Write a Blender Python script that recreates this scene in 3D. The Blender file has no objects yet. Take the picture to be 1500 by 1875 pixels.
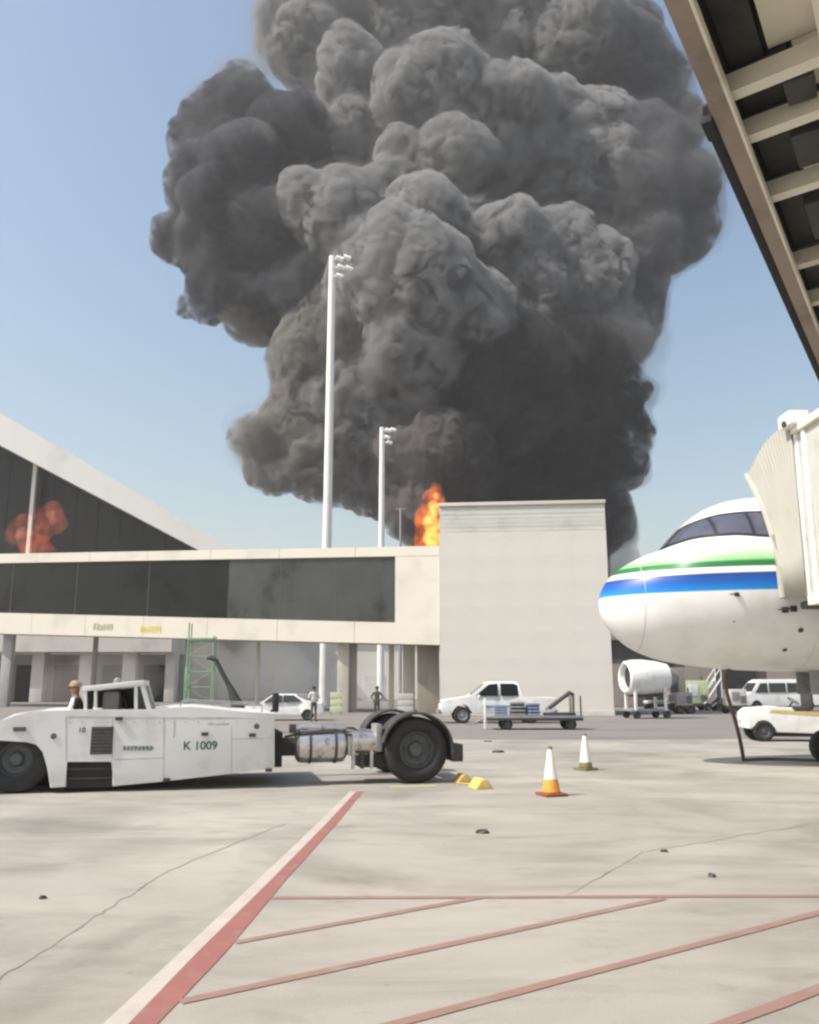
import bpy, bmesh, math, random
import numpy as np
from mathutils import Vector, Matrix

random.seed(7)
R = math.radians
S = bpy.context.scene
COL = S.collection

# ------------------------------------------------------------------ camera
F = 1588.0            # focal length in photo pixels (photo is 1500 x 1875)
CZ = 1.75
PITCH = math.atan(320.0 / F)
cp, sp = math.cos(PITCH), math.sin(PITCH)
cam = bpy.data.cameras.new('camera')
cam.sensor_fit = 'HORIZONTAL'
cam.sensor_width = 36.0
cam.lens = 36.0 * F / 1500.0
cam.clip_start = 0.05
cam.clip_end = 20000
camo = bpy.data.objects.new('camera', cam)
COL.objects.link(camo)
camo.location = (0, 0, CZ)
camo.rotation_euler = (R(90) + PITCH, 0, 0)
S.camera = camo

# ------------------------------------------------------------------ sky and sun
SUN_EL = R(51)
sx, sy = -0.93, -0.36
n_ = math.hypot(sx, sy)
sx, sy = sx / n_, sy / n_
TOSUN = Vector((sx * math.cos(SUN_EL), sy * math.cos(SUN_EL), math.sin(SUN_EL)))
W = bpy.data.worlds.new('World')
S.world = W
W.use_nodes = True
nt = W.node_tree
nt.nodes.clear()
sky = nt.nodes.new('ShaderNodeTexSky')
sky.sky_type = 'NISHITA'
sky.sun_disc = False
sky.sun_elevation = SUN_EL
sky.sun_rotation = math.atan2(sx, sy)
sky.altitude = 0
sky.air_density = 1.6
sky.dust_density = 3.2
sky.ozone_density = 1.8
bg = nt.nodes.new('ShaderNodeBackground')
bg.inputs['Strength'].default_value = 0.108
wo = nt.nodes.new('ShaderNodeOutputWorld')
nt.links.new(sky.outputs[0], bg.inputs[0])
nt.links.new(bg.outputs[0], wo.inputs[0])

sun = bpy.data.lights.new('sun', 'SUN')
sun.energy = 3.7
sun.angle = R(0.53)
sun.color = (1.0, 0.94, 0.85)
suno = bpy.data.objects.new('sun', sun)
COL.objects.link(suno)
suno.rotation_euler = TOSUN.to_track_quat('Z', 'Y').to_euler()

S.view_settings.view_transform = 'Standard'
S.view_settings.look = 'None'
S.view_settings.gamma = 1.0
S.view_settings.use_curve_mapping = False
S.view_settings.exposure = 0.62
S.render.engine = 'CYCLES'
S.cycles.use_denoising = True
S.cycles.max_bounces = 8
S.cycles.diffuse_bounces = 3
S.cycles.glossy_bounces = 3
S.cycles.transmission_bounces = 4
S.cycles.volume_bounces = 4
S.cycles.transparent_max_bounces = 32
S.cycles.filter_width = 2.5
S.cycles.sample_clamp_indirect = 6.0

# ------------------------------------------------------------------ pixel helpers
def ray(x, y):
    u = (x - 750.0) / F
    v = (937.5 - y) / F
    return Vector((u, cp - v * sp, sp + v * cp))
CAM = Vector((0, 0, CZ))
def G(x, y, z=0.0):                      # where a pixel's ray meets the level z
    d = ray(x, y)
    return CAM + d * ((z - CZ) / d.z)
def P(x, y, Y):                          # where a pixel's ray meets the distance Y
    d = ray(x, y)
    return CAM + d * (Y / d.y)
def ppm(Y):                              # photo pixels in a metre at eye level
    return F / (Y * cp)

# ------------------------------------------------------------------ materials
def lin(c):
    return tuple(((v / 255.0 + 0.055) / 1.055) ** 2.4 if v > 10 else v / 255.0 / 12.92 for v in c)
MATS = {}
def mat(name, col, rough=0.6, metal=0.0, var=0.12, scale=3.0, bump=0.0, bscale=30.0, spec=0.5, streak=None, coat=0.0, dirt=None):
    """principled surface whose colour wanders with two noises"""
    if name in MATS:
        return MATS[name]
    m = bpy.data.materials.new(name)
    m.use_nodes = True
    t = m.node_tree
    b = t.nodes['Principled BSDF']
    L = t.links
    tc = t.nodes.new('ShaderNodeTexCoord')
    src = tc.outputs['Object']
    if streak:
        mp = t.nodes.new('ShaderNodeMapping')
        mp.inputs['Scale'].default_value = streak
        L.new(src, mp.inputs[0])
        src = mp.outputs[0]
    nz = t.nodes.new('ShaderNodeTexNoise')
    nz.inputs['Scale'].default_value = scale
    nz.inputs['Detail'].default_value = 6
    nz.inputs['Roughness'].default_value = 0.62
    L.new(src, nz.inputs['Vector'])
    rp = t.nodes.new('ShaderNodeValToRGB')
    rp.color_ramp.elements[0].position = 0.3
    rp.color_ramp.elements[1].position = 0.72
    d = dirt if dirt else tuple(c * (1 - 2.2 * var) for c in col)
    hi = tuple(min(1, c * (1 + var)) for c in col)
    rp.color_ramp.elements[0].color = (*[max(0, c) for c in d], 1)
    rp.color_ramp.elements[1].color = (*hi, 1)
    e = rp.color_ramp.elements.new(0.47)
    e.color = (*col, 1)
    L.new(nz.outputs['Fac'], rp.inputs[0])
    L.new(rp.outputs[0], b.inputs['Base Color'])
    b.inputs['Roughness'].default_value = rough
    b.inputs['Metallic'].default_value = metal
    b.inputs['Specular IOR Level'].default_value = spec
    b.inputs['Coat Weight'].default_value = coat
    if bump:
        n2 = t.nodes.new('ShaderNodeTexNoise')
        n2.inputs['Scale'].default_value = bscale
        n2.inputs['Detail'].default_value = 4
        L.new(src, n2.inputs['Vector'])
        bp = t.nodes.new('ShaderNodeBump')
        bp.inputs['Strength'].default_value = bump
        bp.inputs['Distance'].default_value = 0.02
        L.new(n2.outputs['Fac'], bp.inputs['Height'])
        L.new(bp.outputs[0], b.inputs['Normal'])
    MATS[name] = m
    return m

M_white = mat('white_paint', (0.74, 0.74, 0.72), 0.38, var=0.06, scale=2.0, dirt=(0.55, 0.54, 0.5))
M_tugwhite = mat('tug_white_paint', (0.66, 0.66, 0.65), 0.42, var=0.05, scale=1.3, dirt=(0.54, 0.525, 0.49), bump=0.06, bscale=8)
M_cream = mat('cream_cladding', (0.60, 0.57, 0.52), 0.75, var=0.04, scale=0.25, dirt=(0.55, 0.52, 0.475))
M_cream2 = mat('pale_cladding', (0.55, 0.515, 0.445), 0.7, var=0.04, scale=0.3, dirt=(0.46, 0.43, 0.37))
M_louvre = mat('louvre_metal', (0.5, 0.49, 0.44), 0.55, var=0.1, scale=0.4)
M_black = mat('black_rubber', (0.018, 0.018, 0.019), 0.75, var=0.3, scale=6)
M_dark = mat('dark_metal', (0.045, 0.043, 0.042), 0.6, var=0.25, scale=4)
M_recess = mat('dark_interior', (0.02, 0.02, 0.021), 0.8, var=0.2)
M_grey = mat('grey_metal', (0.28, 0.28, 0.28), 0.5, metal=0.3, var=0.15, scale=5)
M_silver = mat('bare_metal', (0.55, 0.53, 0.52), 0.32, metal=0.85, var=0.2, scale=6, dirt=(0.16, 0.13, 0.11))
M_rim = mat('rim_metal', (0.09, 0.095, 0.1), 0.5, metal=0.2, var=0.25, scale=8)
M_glass = mat('tinted_glass', (0.010, 0.012, 0.012), 0.06, var=0.3, scale=0.25, spec=0.16)
M_glass2 = mat('grey_glass', (0.036, 0.04, 0.042), 0.08, var=0.35, scale=0.35, spec=0.4)
M_hallglass = mat('hall_glazing', (0.022, 0.022, 0.021), 0.25, var=0.3, scale=0.05, spec=0.25)
M_mast = mat('mast_paint', (0.72, 0.71, 0.68), 0.5, var=0.05, scale=0.6)
M_roof = mat('roof_fascia', (0.66, 0.64, 0.61), 0.55, var=0.05, scale=0.15, dirt=(0.56, 0.54, 0.51))
M_conc = mat('column_concrete', (0.55, 0.53, 0.48), 0.85, var=0.1, scale=0.8, bump=0.1, bscale=9)
M_brown = mat('brown_column', (0.27, 0.24, 0.21), 0.8, var=0.12, scale=0.8)
M_termwall = mat('terminal_wall', (0.40, 0.39, 0.38), 0.8, var=0.12, scale=0.2)
M_termcol = mat('terminal_pilaster', (0.55, 0.52, 0.48), 0.8, var=0.1, scale=0.3)
M_reddoor = mat('rust_door', (0.16, 0.075, 0.06), 0.7, var=0.2, scale=0.6)
M_dkwall = mat('dark_wall', (0.075, 0.07, 0.066), 0.85, var=0.2, scale=0.2, streak=(3, 3, 0.4))
M_green = mat('green_paint', (0.20, 0.34, 0.20), 0.5, var=0.15, scale=3)
M_boom = mat('dark_green_metal', (0.03, 0.042, 0.035), 0.5, var=0.2, scale=4)
M_orange = mat('cone_orange', (0.72, 0.30, 0.05), 0.55, var=0.12, scale=8, dirt=(0.5, 0.2, 0.05))
M_olive = mat('cone_olive', (0.16, 0.15, 0.05), 0.65, var=0.15, scale=8)
M_sleeve = mat('cone_white', (0.78, 0.76, 0.72), 0.45, var=0.06, scale=8)
M_conebase = mat('cone_base', (0.25, 0.07, 0.04), 0.7, var=0.2, scale=8)
M_beam = mat('bridge_brown', (0.30, 0.245, 0.20), 0.6, var=0.12, scale=2.5, dirt=(0.2, 0.16, 0.13))
M_bcream = mat('bridge_cream', (0.80, 0.75, 0.63), 0.6, var=0.06, scale=2, dirt=(0.58, 0.52, 0.42))
M_canopy = mat('canopy_fabric', (0.40, 0.385, 0.345), 0.85, var=0.06, scale=1.2, dirt=(0.38, 0.35, 0.29), bump=0.15, bscale=12)
M_yellow = mat('yellow_paint', (0.58, 0.43, 0.14), 0.55, var=0.12, scale=6, dirt=(0.5, 0.33, 0.07))
M_palegreen = mat('pale_green_paint', (0.55, 0.60, 0.36), 0.55, var=0.1, scale=3)
M_lamp = mat('headlamp', (0.8, 0.8, 0.78), 0.1, var=0.03)
M_redlamp = mat('tail_lamp', (0.4, 0.02, 0.02), 0.2, var=0.05)
M_greentext = mat('green_lettering', (0.03, 0.09, 0.06), 0.6, var=0.1)
M_yeltext = mat('yellow_lettering', (0.6, 0.5, 0.12), 0.6, var=0.1)
M_tan = mat('tan_lettering', (0.38, 0.34, 0.26), 0.6, var=0.1)
M_blue = mat('blue_crate_paint', (0.22, 0.28, 0.42), 0.6, var=0.15, scale=3)
M_seat = mat('grey_seat', (0.33, 0.31, 0.30), 0.8, var=0.1)
M_skin = mat('skin', (0.22, 0.12, 0.075), 0.6, var=0.08)
M_hair = mat('dark_hair', (0.012, 0.01, 0.009), 0.7, var=0.2)
M_shirt = mat('white_shirt', (0.62, 0.60, 0.56), 0.85, var=0.08, scale=6)
M_trouser = mat('olive_trousers', (0.10, 0.095, 0.06), 0.85, var=0.12, scale=6)
M_darkcloth = mat('dark_olive_cloth', (0.05, 0.052, 0.038), 0.85, var=0.15, scale=6)
M_cap = mat('tan_cap', (0.36, 0.25, 0.16), 0.85, var=0.1, scale=8)
M_cable = mat('brown_cable', (0.09, 0.055, 0.045), 0.6, var=0.2, scale=6)
M_jacket = mat('black_jacket', (0.03, 0.025, 0.025), 0.85, var=0.2, scale=6)

# ------------------------------------------------------------------ mesh builder
class MB:
    def __init__(self):
        self.bm = bmesh.new()
    def _add(self, verts, faces, M=None):
        vs = [self.bm.verts.new(M @ Vector(v) if M else Vector(v)) for v in verts]
        out = []
        for f in faces:
            try:
                out.append(self.bm.faces.new([vs[i] for i in f]))
            except ValueError:
                pass
        return vs, out
    def box(self, c, s, M=None, bev=0.0, taper=1.0):
        x, y, z = s[0] / 2, s[1] / 2, s[2] / 2
        cx, cy, cz = c
        v = []
        for dz, k in ((-z, 1.0), (z, taper)):
            for dx, dy in ((-x, -y), (x, -y), (x, y), (-x, y)):
                v.append((cx + dx * k, cy + dy * k, cz + dz))
        f = [(3, 2, 1, 0), (4, 5, 6, 7), (0, 1, 5, 4), (1, 2, 6, 5), (2, 3, 7, 6), (3, 0, 4, 7)]
        vs, fs = self._add(v, f, M)
        if bev:
            ed = list({e for fa in fs for e in fa.edges})
            bmesh.ops.bevel(self.bm, geom=ed, offset=bev, segments=2, profile=0.6, affect='EDGES')
        return self
    def hexa(self, v8):
        """eight corners: four bottom ccw, four top"""
        self._add(v8, [(3, 2, 1, 0), (4, 5, 6, 7), (0, 1, 5, 4), (1, 2, 6, 5), (2, 3, 7, 6), (3, 0, 4, 7)])
        return self
    def prism(self, poly, d0, d1, M=None, bev=0.0, axis='Y', inset=0.0):
        """outline in (x,z) pulled along y from d0 to d1"""
        n = len(poly)
        if axis == 'Y':
            v = [(p[0], d0, p[1]) for p in poly] + [(p[0], d1, p[1]) for p in poly]
        elif axis == 'X':
            v = [(d0, p[0], p[1]) for p in poly] + [(d1, p[0], p[1]) for p in poly]
        else:
            v = [(p[0], p[1], d0) for p in poly] + [(p[0], p[1], d1) for p in poly]
        f = [tuple(range(n)), tuple(range(2 * n - 1, n - 1, -1))]
        for i in range(n):
            j = (i + 1) % n
            f.append((i, i + n, j + n, j))
        vs, fs = self._add(v, f, M)
        if bev:
            ed = [e for fa in fs[:2] for e in fa.edges]
            bmesh.ops.bevel(self.bm, geom=ed, offset=bev, segments=2, profile=0.6, affect='EDGES')
        return self
    def tube(self, pts, r, seg=10, cap=True):
        pts = [Vector(p) for p in pts]
        rr = r if isinstance(r, (list, tuple)) else [r] * len(pts)
        rings = []
        up = Vector((0, 0, 1))
        for i, p in enumerate(pts):
            a = pts[max(i - 1, 0)]
            b = pts[min(i + 1, len(pts) - 1)]
            d = (b - a).normalized()
            ref = up if abs(d.dot(up)) < 0.95 else Vector((1, 0, 0))
            s = d.cross(ref).normalized()
            t = s.cross(d).normalized()
            rings.append([self.bm.verts.new(p + (s * math.cos(k * 2 * math.pi / seg) + t * math.sin(k * 2 * math.pi / seg)) * rr[i]) for k in range(seg)])
        for i in range(len(rings) - 1):
            for k in range(seg):
                self.bm.faces.new((rings[i][k], rings[i][(k + 1) % seg], rings[i + 1][(k + 1) % seg], rings[i + 1][k]))
        if cap:
            self.bm.faces.new(rings[0][::-1])
            self.bm.faces.new(rings[-1])
        return self
    def lathe(self, prof, M=None, seg=32):
        """profile (radius, height) turned about local z"""
        rings = []
        for r, h in prof:
            if r < 1e-5:
                rings.append([self.bm.verts.new(M @ Vector((0, 0, h)) if M else Vector((0, 0, h)))])
            else:
                ring = []
                for k in range(seg):
                    a = 2 * math.pi * k / seg
                    v = Vector((r * math.cos(a), r * math.sin(a), h))
                    ring.append(self.bm.verts.new(M @ v if M else v))
                rings.append(ring)
        for a, b in zip(rings, rings[1:]):
            if len(a) == 1 and len(b) == 1:
                continue
            for k in range(seg):
                k2 = (k + 1) % seg
                if len(a) == 1:
                    self.bm.faces.new((a[0], b[k], b[k2]))
                elif len(b) == 1:
                    self.bm.faces.new((a[k], b[0], a[k2]))
                else:
                    self.bm.faces.new((a[k], a[k2], b[k2], b[k]))
        return self
    def build(self, name, m, parent=None, smooth=30, loc=None):
        bmesh.ops.recalc_face_normals(self.bm, faces=self.bm.faces)
        me = bpy.data.meshes.new(name)
        self.bm.to_mesh(me)
        self.bm.free()
        me.materials.append(m)
        if smooth:
            for p in me.polygons:
                p.use_smooth = True
            me.set_sharp_from_angle(angle=R(smooth))
        o = bpy.data.objects.new(name, me)
        COL.objects.link(o)
        if parent:
            o.parent = parent
        if loc:
            o.location = loc
        return o

def tag(o, label=None, cat=None, group=None, kind=None):
    if label: o['label'] = label
    if cat: o['category'] = cat
    if group: o['group'] = group
    if kind: o['kind'] = kind
    return o
def empty(name, loc, rz=0.0, label=None, cat=None, group=None):
    o = bpy.data.objects.new(name, None)
    COL.objects.link(o)
    o.location = loc
    o.rotation_euler = (0, 0, rz)
    o.empty_display_size = 0.2
    return tag(o, label, cat, group)
def copy_tree(o, parent=None):
    c = o.copy()
    COL.objects.link(c)
    c.parent = parent
    for ch in list(o.children):
        copy_tree(ch, c)
    return c
def mesh_obj(name, verts, faces, m, parent=None, smooth=30):
    me = bpy.data.meshes.new(name)
    me.from_pydata([tuple(v) for v in verts], [], faces)
    me.materials.append(m)
    me.update()
    if smooth:
        for p in me.polygons:
            p.use_smooth = True
        me.set_sharp_from_angle(angle=R(smooth))
    o = bpy.data.objects.new(name, me)
    COL.objects.link(o)
    o.parent = parent
    return o
def bake(o, name, m=None):
    """evaluate modifiers into a plain mesh"""
    dg = bpy.context.evaluated_depsgraph_get()
    dg.update()
    me = bpy.data.meshes.new_from_object(o.evaluated_get(dg))
    me.name = name
    bpy.data.objects.remove(o)
    return me
def text_part(name, body, size, m, parent, M, thick=0.003):
    cu = bpy.data.curves.new(name, 'FONT')
    cu.body = body
    cu.size = size
    cu.extrude = thick
    cu.offset = size * 0.015
    cu.align_x = 'CENTER'
    cu.align_y = 'CENTER'
    o = bpy.data.objects.new(name, cu)
    COL.objects.link(o)
    me = bake(o, name)
    me.materials.clear()
    me.materials.append(m)
    r = bpy.data.objects.new(name, me)
    COL.objects.link(r)
    r.parent = parent
    r.matrix_local = M
    return r
FACE = Matrix.Rotation(R(90), 4, 'X')     # text stood up facing -y

# ------------------------------------------------------------------ ground
def apron_material():
    m = bpy.data.materials.new('apron_concrete')
    m.use_nodes = True
    t = m.node_tree
    L = t.links
    b = t.nodes['Principled BSDF']
    tc = t.nodes.new('ShaderNodeTexCoord')
    def noise(scale, detail=6, rough=0.6, mapscale=(1, 1, 1), rot=0.0, dist=0.0):
        mp = t.nodes.new('ShaderNodeMapping')
        mp.inputs['Scale'].default_value = mapscale
        mp.inputs['Rotation'].default_value = (0, 0, rot)
        L.new(tc.outputs['Object'], mp.inputs[0])
        n = t.nodes.new('ShaderNodeTexNoise')
        n.inputs['Scale'].default_value = scale
        n.inputs['Detail'].default_value = detail
        n.inputs['Roughness'].default_value = rough
        n.inputs['Distortion'].default_value = dist
        L.new(mp.outputs[0], n.inputs['Vector'])
        return n.outputs['Fac']
    def ramp(fac, stops):
        r = t.nodes.new('ShaderNodeValToRGB')
        e = r.color_ramp.elements
        while len(e) < len(stops):
            e.new(0.5)
        for k, (p, c) in enumerate(stops):
            e[k].position = p
            e[k].color = (*c, 1)
        L.new(fac, r.inputs[0])
        return r.outputs[0]
    def mix(a, bb, fac, mode='MULTIPLY'):
        x = t.nodes.new('ShaderNodeMix')
        x.data_type = 'RGBA'
        x.blend_type = mode
        if isinstance(fac, float):
            x.inputs[0].default_value = fac
        else:
            L.new(fac, x.inputs[0])
        L.new(a, x.inputs[6])
        L.new(bb, x.inputs[7])
        return x.outputs[2]
    base = ramp(noise(0.16, 5, 0.6, dist=0.6), [(0.32, (0.255, 0.238, 0.21)), (0.5, (0.322, 0.301, 0.268)), (0.66, (0.385, 0.362, 0.32))])
    stain = ramp(noise(0.55, 7, 0.68, (0.55, 1.5, 1), R(12), 0.8), [(0.33, (0.62, 0.61, 0.58)), (0.52, (1, 1, 1)), (1.0, (1.06, 1.05, 1.03))])
    c = mix(base, stain, 0.6)
    blot = ramp(noise(1.9, 6, 0.7, (0.6, 1.2, 1)), [(0.27, (0.66, 0.65, 0.63)), (0.43, (1, 1, 1)), (1, (1.05, 1.05, 1.05))])
    c = mix(c, blot, 0.7)
    grain = ramp(noise(55, 3, 0.7), [(0.3, (0.86, 0.86, 0.86)), (0.7, (1.1, 1.1, 1.1))])
    c = mix(c, grain, 0.6)
    # long tyre smears
    sm = ramp(noise(0.5, 5, 0.65, (0.3, 2.0, 1), R(-8), 1.4), [(0.3, (0.86, 0.86, 0.86)), (0.42, (1, 1, 1)), (1, (1, 1, 1))])
    c = mix(c, sm, 0.6)
    patchy = ramp(noise(0.33, 3, 0.5, dist=1.2), [(0.36, (0.84, 0.84, 0.83)), (0.46, (1, 1, 1)), (0.56, (1, 1, 1)), (0.64, (1.1, 1.09, 1.07))])
    c = mix(c, patchy, 0.9)
    spots = ramp(noise(4.2, 2, 0.5), [(0.18, (0.45, 0.43, 0.4)), (0.27, (1, 1, 1)), (1, (1, 1, 1))])
    c = mix(c, spots, 0.8)
    L.new(c, b.inputs['Base Color'])
    b.inputs['Roughness'].default_value = 0.85
    b.inputs['Specular IOR Level'].default_value = 0.3
    bp = t.nodes.new('ShaderNodeBump')
    bp.inputs['Strength'].default_value = 0.25
    bp.inputs['Distance'].default_value = 0.01
    L.new(noise(40, 4, 0.7), bp.inputs['Height'])
    L.new(bp.outputs[0], b.inputs['Normal'])
    return m
M_apron = apron_material()
M_asphalt = mat('asphalt', (0.185, 0.168, 0.155), 0.88, var=0.14, scale=0.35, streak=(0.4, 1.6, 1), bump=0.2, bscale=25)
M_redline = mat('faded_red_paint', (0.25, 0.10, 0.088), 0.78, var=0.16, scale=3.2, dirt=(0.26, 0.16, 0.135))
M_whiteline = mat('faded_white_paint', (0.415, 0.375, 0.335), 0.78, var=0.1, scale=3.2, dirt=(0.355, 0.325, 0.285))
M_thinred = mat('worn_red_paint', (0.245, 0.148, 0.122), 0.8, var=0.16, scale=2.0, dirt=(0.29, 0.225, 0.19))
M_yelline = mat('worn_yellow_paint', (0.52, 0.42, 0.18), 0.8, var=0.15, scale=4.0, dirt=(0.42, 0.38, 0.28))
M_joint = mat('joint_sealant', (0.25, 0.232, 0.205), 0.9, var=0.2, scale=3)

ground = mesh_obj('ground', [(-6000, -4000, 0), (6000, -4000, 0), (6000, 8000, 0), (-6000, 8000, 0)], [(0, 1, 2, 3)], M_apron, smooth=0)
tag(ground, 'pale stained concrete apron with faded red lines', 'apron', kind='structure')
# asphalt service road beyond the parking stand
edge = []
for k in range(0, 41):
    x = -160 + k * 8.0
    edge.append((x, 30.5 + 0.9 * math.sin(k * 0.9) + 0.5 * math.sin(k * 2.3)))
rv = [(x, y, 0.004) for x, y in edge] + [(160, 230, 0.004), (-160, 230, 0.004)]
road = mesh_obj('service_road', rv, [tuple(range(len(rv)))], M_asphalt, smooth=0)
tag(road, 'grey asphalt service road in front of the terminal', 'road', kind='structure')

def strip(name, pts, m, z=0.004, wob=0.0):
    """painted quad strip from left and right pixel rows on the ground"""
    vs, fs = [], []
    n = len(pts)
    for a, b in pts:
        p, q = G(*a), G(*b)
        vs += [(p.x, p.y, z), (q.x, q.y, z)]
    for i in range(n - 1):
        fs.append((2 * i, 2 * i + 1, 2 * i + 3, 2 * i + 2))
    return mesh_obj(name, vs, fs, m, ground, smooth=0)
def line_px(name, a, b, w, m, z=0.004):
    """a straight painted line w metres wide between two ground pixels"""
    p, q = G(*a), G(*b)
    d = (q - p).normalized()
    s = Vector((d.y, -d.x, 0)) * (w / 2)
    nseg = 14
    vs, fs = [], []
    for i in range(nseg + 1):
        c = p + (q - p) * (i / nseg)
        k1 = 1 + random.uniform(-0.09, 0.09)
        k2 = 1 + random.uniform(-0.09, 0.09)
        vs += [(c.x - s.x * k1, c.y - s.y * k1, z), (c.x + s.x * k2, c.y + s.y * k2, z)]
    for i in range(nseg):
        fs.append((2 * i, 2 * i + 1, 2 * i + 3, 2 * i + 2))
    return mesh_obj(name, vs, fs, m, ground, smooth=0)

# broad red boundary line with a white border
w_l = [((190, 1875), (236, 1875)), ((330, 1745), (361, 1745)), ((470, 1614), (494, 1614)), ((585, 1505), (601, 1505)), ((640, 1450), (652, 1450))]
w_r = [((236, 1875), (290, 1875)), ((361, 1745), (413, 1745)), ((494, 1614), (522, 1614)), ((601, 1505), (620, 1505)), ((652, 1450), (665, 1450))]
ext = lambda rows: [(((rows[0][0][0] - 290), 2145), ((rows[0][1][0] - 292), 2145))] + rows
strip('white_line', ext(w_l), M_whiteline)
strip('red_line', ext(w_r), M_redline, z=0.0045)
line_px('hatch_line', (497, 1645), (1560, 1641), 0.09, M_thinred, z=0.005)
line_px('hatch_line', (430, 1727), (880, 1644), 0.085, M_thinred, z=0.0055)
line_px('hatch_line', (330, 1836), (1215, 1646), 0.085, M_thinred, z=0.0055)
line_px('hatch_line', (690, 1885), (1540, 1662), 0.085, M_thinred, z=0.0055)
line_px('hatch_line', (1265, 1900), (1560, 1790), 0.10, M_thinred, z=0.0055)
line_px('yellow_line', (715, 1441), (800, 1439), 0.16, M_yelline)
def crack(px, w):
    pts = [G(*p) for p in px]
    vs, fs = [], []
    for i, p in enumerate(pts):
        d = (pts[min(i + 1, len(pts) - 1)] - pts[max(i - 1, 0)]).normalized()
        s = Vector((d.y, -d.x, 0)) * w * random.uniform(0.5, 1.1) / 2
        vs += [(p.x - s.x, p.y - s.y, 0.003), (p.x + s.x, p.y + s.y, 0.003)]
    for i in range(len(pts) - 1):
        fs.append((2 * i, 2 * i + 1, 2 * i + 3, 2 * i + 2))
    return mesh_obj('joint_crack', vs, fs, M_joint, ground, smooth=0)
def wander(a, b, n, amp):
    out = []
    for i in range(n + 1):
        t = i / n
        out.append((a[0] + (b[0] - a[0]) * t + random.uniform(-amp, amp), a[1] + (b[1] - a[1]) * t + random.uniform(-amp, amp) * 0.6))
    return out
crack(wander((-60, 1830), (150, 1695), 16, 3) + wander((165, 1684), (300, 1600), 14, 3) + wander((310, 1594), (520, 1508), 20, 2.5), 0.026)
crack(wander((1040, 1640), (1180, 1560), 12, 2.5), 0.022)
crack(wander((1180, 1560), (1480, 1510), 16, 2.5), 0.02)

# bits of debris lying about
def debris(x, y, w, h, label):
    p = G(x, y)
    mb = MB()
    rr = random.Random(int(x))
    v = []
    k = 7
    h *= 0.55
    for lvl, s in ((0.0, 1.0), (h, 0.7)):
        for i in range(k):
            a = i * 2 * math.pi / k
            r = w * 0.5 * s * rr.uniform(0.6, 1.1)
            v.append((r * math.cos(a), r * 0.7 * math.sin(a), lvl + (rr.uniform(-0.2, 0.3) * h if lvl else 0)))
    f = [tuple(range(k - 1, -1, -1)), tuple(range(k, 2 * k))] + [(i, (i + 1) % k, k + (i + 1) % k, k + i) for i in range(k)]
    mb._add(v, f)
    o = mb.build('debris', M_dark, smooth=0, loc=(p.x, p.y, 0.002))
    tag(o, label, 'debris', 'scraps lying on the apron')
debris(885, 1526, 0.22, 0.06, 'largest flat dark scrap on the open apron, out from the orange cone')
debris(1216, 1560, 0.11, 0.04, 'small dark scrap at the corner of the fine apron cracks')
debris(1305, 1606, 0.10, 0.05, 'small dark scrap close to the straight hatch border line')
debris(78, 1646, 0.09, 0.04, 'tiny dark scrap between the tug and the apron joint crack')
debris(912, 1378, 0.42, 0.09, 'flat dark scrap on the asphalt in front of the flat trailer')
debris(893, 1358, 0.34, 0.05, 'pale thin scrap on the asphalt beside the flat trailer drawbar')

# ------------------------------------------------------------------ cream block
BY = G(1125, 1310).y
A = P(1125, 1310, BY)                       # right front corner at the ground
B_ = P(807, 1310, BY + 1.1)                 # left front corner
ZT = P(1107, 915, BY).z
ax = Vector((A.x - B_.x, A.y - B_.y, 0))
BW = ax.length
block = empty('stair_block', (B_.x, B_.y, 0), math.atan2(ax.y, ax.x),
              'tall windowless cream block with a ribbed band along its top', 'building')
BD = 6.0
zl = P(1107, 970, BY).z                     # underside of the louvre band
MB().box((BW / 2, BD / 2, zl / 2), (BW, BD, zl)).build('core_wall', M_cream2, block)
# cladding sheets on the front and the left side, each with its own joint
nc, nr = 5, 7
cw, ch = BW / nc, (zl - 0.25) / nr
panel_me = None
for i in range(nc):
    for j in range(nr):
        if panel_me is None:
            o = MB().box((0, 0, 0), (cw - 0.003, 0.05, ch - 0.003)).build('cladding_panel', M_cream, block, smooth=0)
            panel_me = o.data
        else:
            o = bpy.data.objects.new('cladding_panel', panel_me)
            COL.objects.link(o)
            o.parent = block
        o.location = (cw * (i + 0.5), -0.028 + random.uniform(-0.001, 0.001), 0.25 + ch * (j + 0.5))
MB().box((BW / 2, -0.05, 0.125), (BW + 0.06, 0.1, 0.25)).build('plinth', M_conc, block)
# band of louvre slats round the top
MB().box((BW / 2, BD / 2, (zl + ZT) / 2), (BW - 0.3, BD - 0.3, ZT - zl - 0.02)).build('plant_screen', M_louvre, block)
ns = 6
sh = (ZT - 0.28 - zl) / ns
for j in range(ns):
    mb = MB()
    z0 = zl + 0.04 + sh * j
    mb.prism([(0.06, z0), (0.16, z0 + 0.02), (0.14, z0 + sh * 0.97), (0.075 + random.uniform(-0.012, 0.02), z0 + sh * 0.985)], 0.0, BW, axis='X')
    mb.build('louvre_slat', M_louvre, block, smooth=0)
MB().box((BW / 2, BD / 2, ZT - 0.11), (BW + 0.1, BD + 0.1, 0.24), bev=0.02).build('coping', M_cream2, block)

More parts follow.
